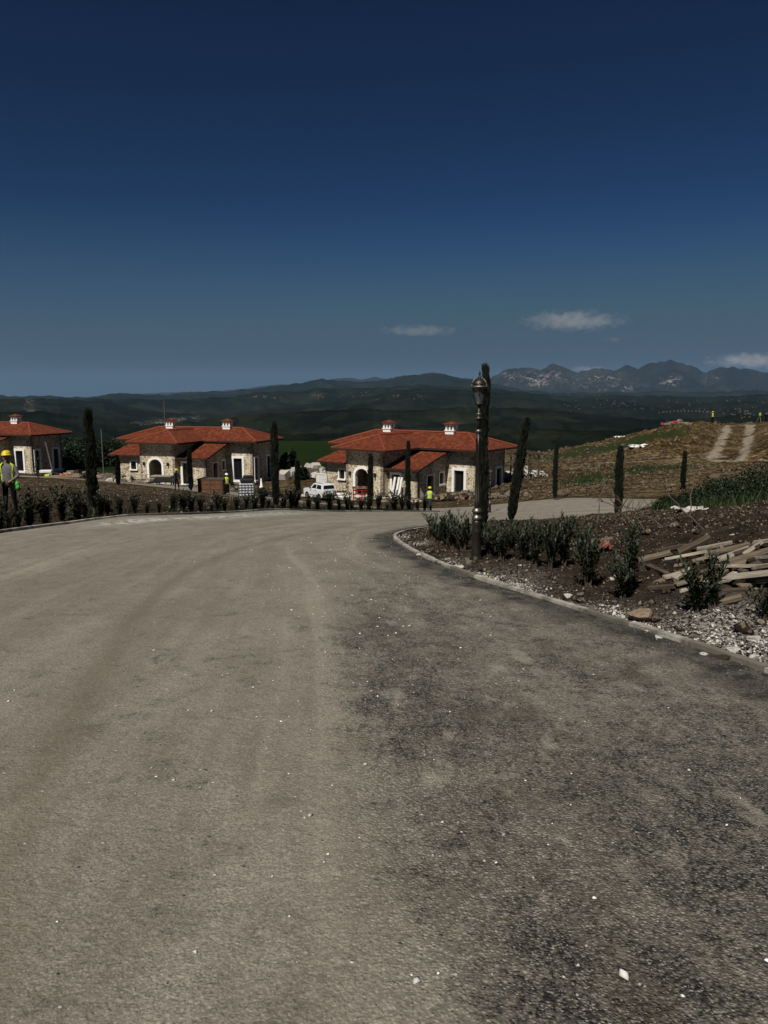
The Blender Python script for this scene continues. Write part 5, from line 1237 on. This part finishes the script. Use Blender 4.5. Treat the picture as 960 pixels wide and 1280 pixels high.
for i, (px, d_, ln, lb) in enumerate([(489.5, 68.4, -2, 'white stone jamb leaning on the wall, leftmost by the porch door'), (494.5, 68.1, 3, 'white stone jamb leaning on the wall, middle one by the porch door'), (498, 67.9, 6, 'white stone jamb leaning on the wall, nearest the porch door')]):
    P = stand_at(px, 620, d_); m = MB(); m.bar((0, 0, 0), (.15, .5, 1.95), .22, .12); o = m.build('stone_jamb', MT['white'], None, bevel=.01); o.location = P; o.rotation_euler = (0, 0, R(-25)); tag(o, lb, 'stone', 'white stone jambs leaning by the porch')
def bench(o):
    B(o, 'seat', 'dark', ((0, 0, .5), (1.7, .5, .06)))
    for x in (-.7, .7): B(o, 'leg', 'dark', ((x, -.2, .25), (.07, .07, .5))); B(o, 'leg', 'dark', ((x, .2, .25), (.07, .07, .5)))
    B(o, 'stretcher', 'dark', ((0, 0, .15), (1.4, .05, .05)))
prop('bench', 503, 637, 48, .05, 'low dark metal bench behind the shrubs before the porch of the middle villa', 'bench', bench)
# frame of poles right of the middle villa
def pergola(o):
    for x in (-1.1, 0, 1.1):
        for y in (-.9, .9): m = MB(); m.bar((x, y, -.2), (x, y, 2.5), .12); m.build('post', MT['wood_dark'], o)
    for y in (-.9, .9): m = MB(); m.bar((-1.6, y, 2.56), (1.6, y, 2.56), .12); m.build('beam', MT['wood_dark'], o)
    for k in range(7): m = MB(); m.bar((-1.4+k*.46, -1.4, 2.66), (-1.4+k*.46, 1.4, 2.66), .09); m.build('rafter', MT['wood_dark'], o)
prop('timber_shelter', 655, 609, 76, .3, 'dark timber pole shelter beyond the right end of the middle villa', 'shelter', pergola)
# poles
def pole(px, pb, ptop, d, r_, mat, label, lean=0, name='pole', cat='pole'):
    P = stand_at(px, pb, d); zt = at(px, ptop, d).z; m = MB(); m.tube([(0, 0, -.3), (lean, 0, zt-P.z)], r_, 6); o = m.build(name, MT[mat], None); o.location = P; tag(o, label, cat); return o
pole(129, 583, 537, 95, .06, 'silver', 'thin pale pole standing between the two left villas')
pole(206.5, 540, 500, 110, .05, 'greystone', 'thin mast rising behind the roof of the left villa')
pole(68, 594, 552, 84, .1, 'greystone', 'grey plank leaning against the end wall of the left-edge villa', -.75, 'leaning_plank', 'plank')
pole(456, 636, 612, 36, .025, 'black', 'thin dark stake among the shrubs before the red trestle', 0, 'stake', 'stake')
def barrow(o):
    B(o, 'tray', 'white', ((0, 0, .6), (1.3, .8, .3)), bevel=.06)
    for y in (-.3, .3): m = MB(); m.bar((.4, y, .45), (-1.3, y, .65), .06); m.build('handle', MT['black'], o); m = MB(); m.bar((-.4, y, .5), (-.5, y, 0), .06); m.build('leg', MT['black'], o)
    m = MB(); m.tube([(.85, -.06, .25), (.85, .06, .25)], .25, 12); m.build('wheel', MT['black'], o)
prop('wheelbarrow', 58, 596, 83, .2, 'white wheelbarrow before the end wall of the left-edge villa', 'wheelbarrow', barrow)
o = prop('bag', 59.5, 598, 80, .2, 'small yellow-green bag below the white wheelbarrow', 'bag', lambda o: B(o, 'cloth', 'hiviz', ((0, 0, .2), (.5, .35, .3)), bevel=.08))
o = prop('sand_pile', 78, 596, 82, .2, 'flat patch of yellow sand and boards right of the wheelbarrow', 'sand', lambda o: (B(o, 'sand', 'tanrock', ((0, 0, .1), (4, 1.4, .2)), bevel=.1), B(o, 'board', 'wood_light', ((.2, 0, .25), (3, .3, .06), .2)), B(o, 'board', 'orange', ((.4, -.3, .3), (1.1, .2, .06), -.1))))
# sapling in the left strip
P = stand_at(49, 632, 23); o = empty('sapling', P); tag(o, 'thin young sapling between the far left worker and the tall cypress', 'tree'); zt = at(49, 572, 23).z; h = zt-P.z
m = MB(); m.tube([(0, 0, -.1), (.02, 0, h*.5), (-.01, .01, h)], [.014, .011, .006], 5); m.build('trunk', MT['twig'], o)
V, Fq, st = leaf_plant(5, h*.5, .22, 8, 14, .1, .02); V[:, 2] += h*.5; mesh_np('crown', V, Fq, MT['hedge'], o, 'stuff')
# white sheets on the hillside
for px, py, d_, w_, lb in [(805, 562, 104, 3.6, 'crumpled white sheet lying on the hillside below the mound'), (795, 564, 104, 2, 'small white sheet left of the crumpled one on the hillside'), (774, 551, 110, 1.6, 'white rock high on the hillside slope')]:
    P = hit(px, py); m = MB(); g = random.Random(px); k = 7; vs = [((i/6-.5)*w_, (j/4-.5)*w_*.55+g.uniform(-.1, .1), g.uniform(.15, .5)) for j in range(5) for i in range(7)]
    m.add(vs, [(j*7+i, j*7+i+1, (j+1)*7+i+1, (j+1)*7+i) for j in range(4) for i in range(6)]); o = m.build('white_sheet', MT['white'], None); o.location = P+Vector((0, 0, .35)); tag(o, lb, 'sheet'); sm = o.modifiers.new('t', 'SOLIDIFY'); sm.thickness = .06
P = hit(862, 640, GI, 0, 60); m = MB(); g = random.Random(2); vs = [((i/7-.5)*.75, (j/4-.5)*.4, .03+g.uniform(0, .09)) for j in range(5) for i in range(8)]
m.add(vs, [(j*8+i, j*8+i+1, (j+1)*8+i+1, (j+1)*8+i) for j in range(4) for i in range(7)]); o = m.build('paper_sack', MT['rubble'], None); o.location = P; tag(o, 'flat pale sack lying on the grass below the bank bushes', 'sack'); sm = o.modifiers.new('t', 'SOLIDIFY'); sm.thickness = .02

# ================================================================ PLANKS
pk = [  # x0,y0,x1,y1,width,height above soil, material
 (689,685,765,674,.11,.04,'wood_mid','pale-tipped plank lying alone behind the oleanders, left of the red wrapper'),
 (797,702,839,692,.16,.06,'wood_mid','thick brown plank end right of the tall dark oleander'),
 (848,692,887,673,.13,.14,'wood_dark','dark grey plank tilted upwards at the back of the pile'),
 (832,701,884,691,.10,.05,'wood_light','thin pale plank at the back left of the pile'),
 (884,694,938,682,.10,.16,'wood_mid','long plank along the back edge of the pile'),
 (896,702,937,687,.12,.2,'wood_light','slanting pale plank near the top of the pile'),
 (913,703,962,689,.13,.24,'wood_mid','brown plank sloping up to the right, near the top of the pile'),
 (930,694,953,679,.06,.3,'wood_light','narrow stick poking up at the back right of the pile'),
 (844,709,862,706,.09,.04,'wood_mid','short brown plank stub at the left of the pile'),
 (894,710,962,710,.09,.2,'wood_light','long straight pale batten across the middle of the pile'),
 (908,724,964,718,.2,.2,'wood_light','broad pale plank, brightest and widest in the pile'),
 (820,731,856,715,.11,.04,'wood_mid','slanting plank at the lower left of the pile'),
 (810,709,833,719,.10,.05,'wood_dark','dark plank end sticking out at the far left of the pile'),
 (890,725,914,710,.11,.1,'wood_mid','short slanting plank left of the broad pale one'),
 (895,734,920,719,.11,.06,'wood_light','short pale plank under the broad one'),
 (843,733,885,722,.10,.05,'wood_mid','plank at the lower edge of the pile behind the leafy oleander'),
 (811,737,844,735,.08,.03,'wood_dark','dark flat plank lowest at the left of the pile'),
 (897,741,937,740,.08,.03,'wood_dark','dark flat plank lowest at the front of the pile'),
 (893,757,925,749,.08,.04,'wood_mid','single loose plank lying below the pile'),
 (924,736,943,730,.11,.05,'wood_mid','stubby plank end under the right of the broad one'),
 (843,725,862,713,.10,.08,'wood_light','pale short plank leaning in the left of the pile'),
 (866,703,893,696,.10,.1,'wood_mid','brown plank between the grey tilted one and the pile top'),
 (942,680,966,677,.08,.12,'wood_light','thin batten at the back right end of the pile'),
 (948,700,966,698,.1,.26,'wood_light','pale plank end cut by the right edge, top of the pile'),
 (868,719,898,711,.12,.12,'wood_dark','dark plank in the centre of the pile'),
 (905,712,932,703,.12,.14,'wood_mid','brown plank beneath the long straight batten'),
 (927,717,950,706,.12,.16,'wood_dark','dark plank right of the pile centre'),
 (870,731,893,724,.09,.06,'wood_light','pale plank offcut at the front left of the pile'),
 (935,728,966,726,.12,.1,'wood_mid','brown plank end below the broad one at the right edge'),
 (700,700,742,693,.07,.04,'wood_dark','thin dark lath in front of the lone pale-tipped plank'),
 (820,690,858,683,.07,.05,'wood_dark','thin dark lath behind the thick brown plank end'),
 (872,688,915,680,.08,.1,'wood_light','thin pale lath at the very back of the pile'),
 (850,741,876,735,.07,.03,'wood_light','thin pale lath lying in front of the pile on the left'),
 (908,748,948,744,.07,.03,'wood_dark','thin dark lath between the pile and the single loose plank'),
 (915,695,950,684,.08,.26,'wood_dark','dark lath crossing the top right of the pile'),
 (830,724,868,714,.08,.1,'wood_light','pale lath across the left middle of the pile'),
 (940,712,966,708,.08,.24,'wood_light','thin pale lath end at the right edge, above the broad plank')]
for i, (x0, y0, x1, y1, wd, hh_, mt, lb) in enumerate(pk):
    a = hit(x0, y0, GI, hh_*.5, 40); b = hit(x1, y1, GI, hh_*.8, 40); dd = b-a
    if dd.length > 2.2: b = a+dd*(2.2/dd.length)
    L = (b-a).length; me_ = MB(); m = me_; n = 6; g = random.Random(i); vs = []
    for k in range(n+1):
        y = L*(k/n-.5); wv = wd*.35*(1+g.uniform(-.06, .06)); th = .018; sag = .0
        for x_, z_ in ((-wv, -th), (wv, -th), (wv, th), (-wv, th)): vs.append((x_, y+(g.uniform(-.02, .02) if k in (0, n) else 0), z_+sag))
    fs = [(3, 2, 1, 0), (n*4, n*4+1, n*4+2, n*4+3)]+[(k*4+j, k*4+(j+1) % 4, (k+1)*4+(j+1) % 4, (k+1)*4+j) for k in range(n) for j in range(4)]
    m.add(vs, fs); o = m.build('plank', MT[mt], None); o.location = (a+b)/2+Vector((0, 0, .02)); o.rotation_mode = 'QUATERNION'
    o.rotation_quaternion = (b-a).to_track_quat('Y', 'Z') @ Matrix.Rotation(g.uniform(-.25, .25), 4, 'Y').to_quaternion()
    tag(o, lb, 'plank', 'discarded planks piled in the island bed')

# ================================================================ ROCKS, GRAVEL, LITTER
def rockmesh(seed, sub=2, rg=.28, flat=.7):
    bm = bmesh.new(); bmesh.ops.create_icosphere(bm, subdivisions=sub, radius=.5); g = random.Random(seed)
    ax = [Vector((g.gauss(0, 1), g.gauss(0, 1), g.gauss(0, 1))).normalized() for _ in range(11)]; cut = [g.uniform(.2, .38) for _ in ax]
    for v in bm.verts:
        for a, c in zip(ax, cut):
            d = v.co.dot(a)
            if d > c: v.co -= a*(d-c)
        v.co *= 1+g.uniform(-rg, rg)*.25; v.co.z *= flat
    me = bpy.data.meshes.new('rock'); bm.to_mesh(me); bm.free(); return me
RK = [rockmesh(i) for i in range(6)]
big = [(803,776,.25,'tanrock','large tan boulder lying by the right kerb'), (573,711,.17,'rubble','flat pale stone beside the kerb below the lamp'), (524,695,.1,'rubble','white stone in the soil left of the lamp'),
 (709,748,.12,'rubble','white stone between the kerb and the middle oleanders'), (916,816,.12,'rubble','white block among the gravel near the right edge'), (770,724,.11,'rubble','pair-forming white stone left of the tall dark oleander, upper'),
 (765,726,.08,'rubble','small white stone left of the tall dark oleander, lower'), (808,790,.07,'rubble','white pebble in front of the tan boulder'), (650,708,.07,'rubble','small pale stone under the leaning cypress'),
 (855,669,.09,'rubble','white stone on bare soil behind the plank pile'), (915,670,.07,'rubble','tiny white stone near the right end of the bare soil'), (825,800,.1,'rubble','pale rounded stone in the gravel by the kerb'), (868,800,.11,'greystone','grey stone in the gravel below the leafy oleander'),
 (896,765,.09,'rubble','pale stone below the loose plank'), (740,762,.08,'greystone','grey stone beside the kerb gravel'), (726,745,.1,'greystone','dull stone in the soil behind the kerb gravel'), (850,790,.1,'clod','dark soil clod in the gravel'), (905,845-20,.13,'clod','large dark clod near the right end of the kerb'),
 (600,714,.1,'clod','dark clod at the foot of the near lamp'), (560,700,.1,'rubble','pale stone in the soil left of the lamp base'), (585,706,.08,'greystone','small grey stone beside the lamp base'), (630,722,.08,'rubble','white stone on the gravel patch right of the lamp'), (948,760,.08,'greystone','grey stone near the dark oleander at the right edge'),
 (695,690,.06,'rubble','pale stone by the end of the lone plank'), (788,795-20,.12,'tanrock','small tan rock stuck to the left of the boulder'), (942,800,.1,'rubble','pale stone in the white gravel near the right edge'), (880,822,.09,'rubble','white stone near the kerb at the lower right')]
for i, (px, py, s_, mt, lb) in enumerate(big):
    q = hit(px, py, GI, 0, 40); me = RK[i % 6].copy(); o = link('rock', me, MT[mt]); o.location = q+Vector((0, 0, s_*.18)); o.scale = (s_*1.25, s_, s_*.85); o.rotation_euler = (rnd.uniform(-.3, .3), rnd.uniform(-.3, .3), rnd.random()*6.28); tag(o, lb, 'rock', 'stones lying in the island bed')
def scatter(name, x, y, z, size, mat, label, cat=None, seed=0, squash=.7):
    n = len(x); g = np.random.default_rng(seed)
    base = np.array([(1,0,0),(-1,0,0),(0,1,0),(0,-1,0),(0,0,1),(0,0,-1)], float)*.5; fc = np.array([(0,2,4),(2,1,4),(1,3,4),(3,0,4),(2,0,5),(1,2,5),(3,1,5),(0,3,5)])
    b = base[None]*g.uniform(.55, 1.3, (n, 6, 1)); a = g.random(n)*6.28; c, s_ = np.cos(a)[:, None], np.sin(a)[:, None]; t_ = g.uniform(-.6, .6, n)[:, None]
    X = b[:, :, 0]*c-b[:, :, 1]*s_; Y = b[:, :, 0]*s_+b[:, :, 1]*c; Z = b[:, :, 2]*squash+X*np.sin(t_)*.5
    S = size[:, None]; V = np.stack([X*S+x[:, None], Y*S+y[:, None], Z*S+z[:, None]+S*.15], 2).reshape(-1, 3); Fq = (fc[None]+6*np.arange(n)[:, None, None]).reshape(-1, 3)
    o = mesh_np(name, V, Fq, mat, None, 'stuff'); tag(o, label, cat or 'gravel'); return o
def varmat(nm, a, b, c):
    m = NT(nm); n = m.n('ShaderNodeTexWhiteNoise'); v = m.n('ShaderNodeVectorMath', operation='SNAP'); m.l(m.obj(), v.inputs[0]); v.inputs[1].default_value = (.03, .03, .2); m.l(v.outputs[0], n.inputs['Vector'])
    return m.fin(m.ramp(n.outputs['Value'], [(.1, a), (.5, b), (.9, c)]), .95, None, 0, .1)
wg = varmat('white_gravel', (.08, .068, .052), (.32, .3, .26), (.5, .48, .44)); bg_ = varmat('brown_grit', (.018, .012, .008), (.05, .036, .024), (.16, .135, .1)); rg_ = varmat('road_grit', (.05, .047, .042), (.19, .17, .14), (.34, .32, .28))
gg = np.random.default_rng(5)
# white gravel in the bed
xs, ys = [], []
for i_, (a, b, r_) in enumerate(rub_spots):
    q = hit(a, b, GI, 0, 40); n = int(1000*r_*(2.6 if i_ < 5 else .8)); xs.append(q.x+gg.normal(0, r_*.38, n)); ys.append(q.y+gg.normal(0, r_*.5, n))
n = 900; k = gg.integers(0, len(KRs)-1, n); kp = np.array(KRs); t_ = gg.random(n)[:, None]; qq = kp[k]*(1-t_)+kp[k+1]*t_; qq += np.abs(gg.normal(0, .35, (n, 1)))*np.array([.8, .6]); xs.append(qq[:, 0]); ys.append(qq[:, 1])
x = np.concatenate(xs); y = np.concatenate(ys); ok = inside(x, y, isl) & (poly_dist(x, y, KRs) > .13) & (x < 14) & (y < 24) & (y > 2.7)
ok2 = vnoise(x[ok]*5, y[ok]*5) > .3; x, y = x[ok][ok2], y[ok][ok2]; ibz = lambda x, y: G(x, y)+bump_isl(x, y)+fbm(x*3, y*3, 5, .6)*.07*sstep(.05, .5, poly_dist(x, y, KRs))+np.maximum(0, fbm(x*9, y*9, 3))*.05
scatter('white_gravel', x, y, ibz(x, y), gg.lognormal(-4.02, .5, len(x)), wg, 'white limestone rubble scattered behind the right kerb')
n = 52000; x = gg.uniform(0, 13, n); y = gg.uniform(2.7, 22, n); ok = inside(x, y, isl) & (poly_dist(x, y, KRs) > .12); x, y = x[ok], y[ok]
scatter('soil_crumbs', x, y, ibz(x, y), gg.lognormal(-3.7, .6, len(x)), bg_, 'crumbs of brown soil over the island bed', 'soil', 2)
# loose grit on the road, denser along the kerb and the middle
rz = lambda x, y: G(x, y)+.03+fbm(x*.8, y*.8, 4)*.022*sstep(30, 12, y)
n = 26000; y = 1.5+gg.random(n)**1.6*18; xk = np.interp(y, [p[1] for p in KRs if p[1] < 14], [p[0] for p in KRs if p[1] < 14]); x = xk-np.where(gg.random(n) < .35, np.abs(gg.normal(0, .45, n)), gg.random(n)*9)
ok = inside(x, y, road_poly) & ((vnoise(x*1.3, y*.8) > .4) | (gg.random(n) < .3)); x, y = x[ok], y[ok]
scatter('road_grit', x, y, rz(x, y)-.002, gg.lognormal(-5.0, .42, len(x)), rg_, 'loose grit lying on the dusty road', 'grit', 3, .5)
# larger white chips
sp_ = [(380,1028,.045),(210,983,.035),(326,904,.03),(527,1240,.05),(345,740,.05),(350,752,.03),(392,762,.03),(405,774,.035),(855,1263,.03),(528,1025,.022),(480,975,.018),(395,793,.03),(462,857,.03),(466,870,.025),(415,690,.05),(405,700,.04),(330,757,.03),(418,736,.04),(343,798,.03),(398,737,.04),(16,883,.04),(20,870,.035),(613,1085,.03),(618,1087,.03),(782,1084,.014),(774,928,.02),(796,907,.018),(712,1013,.02),(930,1005,.02),(945,1202,.03),(407,1090,.025),(443,1056,.02)]
x = []; y = []; s_ = []
for a, b, r_ in sp_:
    q = hit(a, b); 
    for k in range(3 if r_ > .04 else 1): x.append(q.x+rnd.gauss(0, r_*.5)); y.append(q.y+rnd.gauss(0, r_*.5)); s_.append(r_*.62*(1 if k == 0 else .5))
n = 420; yy = 2+gg.random(n)*15; xd = np.interp(yy, [q[1] for q in dl], [q[0] for q in dl])+gg.normal(.1, .9, n); x = np.concatenate([x, xd]); y = np.concatenate([y, yy]); s_ = np.concatenate([s_, gg.lognormal(-4.25, .45, n)])
ok = inside(x, y, road_poly); x, y, s_ = x[ok], y[ok], s_[ok]
scatter('limestone_chips', x, y, rz(x, y), s_, varmat('limestone_chip', (.4, .38, .34), (.6, .58, .53), (.78, .77, .73)), 'white limestone chips pressed into the middle of the road', 'stones', 4, .45)
# stones on the left soil strip and the hillside
n = 7000; x = gg.uniform(-34, 2, n); y = gg.uniform(16, 78, n); ok = ~inside(x, y, road_poly) & ~inside(x, y, far_poly); x, y = x[ok], y[ok]
scatter('field_stones', x, y, G(x, y)+fbm(x*.9, y*.9, 5)*.09, gg.lognormal(-2.8, .5, len(x)), varmat('field_stone', (.03, .02, .013), (.07, .054, .036), (.26, .23, .19)), 'small stones strewn over the brown soil at the left', 'stones', 6)
n = 15000; x = gg.uniform(5, 75, n); y = gg.uniform(56, 140, n); ok = ~inside(x, y, road_poly) & (x > y*.1); x, y = x[ok], y[ok]
hz_ = lambda x, y: G(x, y)+fbm(x*.9, y*.9, 5)*.09+fbm(x*.22, y*.22, 5)*.45*sstep(60, 110, y)*sstep(5, 30, x)+fbm(x*.06, y*.06, 4)*1.2*sstep(80, 120, y)*sstep(10, 40, x)
ok = (poly_dist(x, y, track) > 2) & (poly_dist(x, y, track_up) > 4); x, y = x[ok], y[ok]
scatter('field_stones', x, y, hz_(x, y), gg.lognormal(-1.75, .6, len(x)), varmat('hill_stone', (.03, .022, .014), (.075, .058, .036), (.17, .14, .1)), 'clods and stones strewn over the brown hillside at the right', 'stones', 7)
# torn wrapper, sticks
P = hit(752, 688, GI, 0, 40); m = MB(); g = random.Random(9); vs = [((i/6-.5)*.22+g.uniform(-.02, .02), (j/6-.5)*.34+g.uniform(-.02, .02), .03+g.uniform(0, .12)) for j in range(7) for i in range(7)]
m.add(vs, [(j*7+i, j*7+i+1, (j+1)*7+i+1, (j+1)*7+i) for j in range(6) for i in range(6)]); o = m.build('torn_wrapper', MT['litterred'], None); o.location = P; tag(o, 'torn red and white wrapper lying between the oleanders', 'litter'); sm = o.modifiers.new('t', 'SOLIDIFY'); sm.thickness = .004
def branch(px0, py0, px1, py1, h, label, seed, nt_=7):
    a = hit(px0, py0, GI, 0, 40); b = hit(px1, py1, GI, 0, 40) if py1 > 640 else at(px1, py1, a.y+.6); g = random.Random(seed); o = empty('dry_branch', a); tag(o, label, 'branch', 'dry branches lying in the island bed')
    b = b-a; b.z = max(b.z, h*.3); n = 9; P_ = [b*(k/n)+Vector((g.uniform(-.03, .03), g.uniform(-.03, .03), h*math.sin(k/n*2.6)*.5)) for k in range(n+1)]
    m = MB(); m.tube(P_, [.014*(1-k/n*.7) for k in range(n+1)], 5); m.build('stem', MT['twig'], o)
    for k in range(nt_):
        s0 = P_[g.randrange(2, n)]; e_ = s0+Vector((g.uniform(-.35, .35), g.uniform(-.2, .3), g.uniform(.05, .4))); m = MB(); m.tube([s0, (s0+e_)/2+Vector((0, 0, .04)), e_], [.007, .005, .003], 4); m.build('twig', MT['twig'], o)
    return o
branch(800,665,742,632,.35,'long arching dry branch in front of the thick cypress',1)
branch(815,672,750,650,.25,'dry forked branch lying left of the bank grass',2)
branch(830,660,770,640,.3,'tangled dry branch below the thick cypress',3)
branch(880,662,800,645,.12,'straight dry branch running towards the bank grass',4,4)
branch(745,662,758,612,.9,'thin bare twig standing up left of the thick cypress',5,4)
branch(862,606+40,872,598,.8,'bare curved twig hanging by the rightmost cypress',6,3)
P = stand_at(129, 600, 40)

# ================================================================ FAR VILLAGE
def village(name, spots, label):
    g = random.Random(len(spots)); m = MB(); mats = [MT['greystone'], MT['greystone'], MT['rt']]
    for px, py, D, w_ in spots:
        c = at(px, py, D); z = c.z; m.m = g.randrange(2); d_ = w_*g.uniform(.6, 1); h = w_*g.uniform(.35, .6); rz_ = g.random()*3
        m.box((c.x, c.y, z-.5), (w_, d_, h+1), rz=rz_)
        m.m = g.choice([1, 2, 0]); m.box((c.x, c.y, z+h/2+w_*.1), (w_*1.05, d_*1.05, w_*.22), rz=rz_, taper=.35)
    o = m.build(name, mats, None, kind='stuff'); tag(o, label, 'village'); return o
g = random.Random(77)
village('hillside_village', [(g.gauss(328, 9), g.gauss(496.5, 1.0), 3300, g.uniform(4, 8)) for _ in range(11)]+[(g.uniform(385, 530), g.gauss(495, 2.2), 3300, g.uniform(3, 6)) for _ in range(30)], 'scattered white houses of a village on the far slopes above the villas')
village('valley_town', [(g.uniform(700, 960), g.gauss(507, 6), 2600, g.uniform(1.6, 3.6)) for _ in range(55)]+[(g.gauss(775, 14), g.gauss(504, 2), 2600, g.uniform(2, 4)) for _ in range(14)]+[(g.gauss(930, 18), g.gauss(516, 3), 1500, g.uniform(1.2, 2.6)) for _ in range(30)], 'pale dots of a town in the valley below the mountains at the right')
village('greenhouse_row', [(824+i*4.6, 515.5-2.2*math.sin(i/14*3.1), 1500, 2.2) for i in range(15)], 'curved row of small white sheds in the valley right of centre')
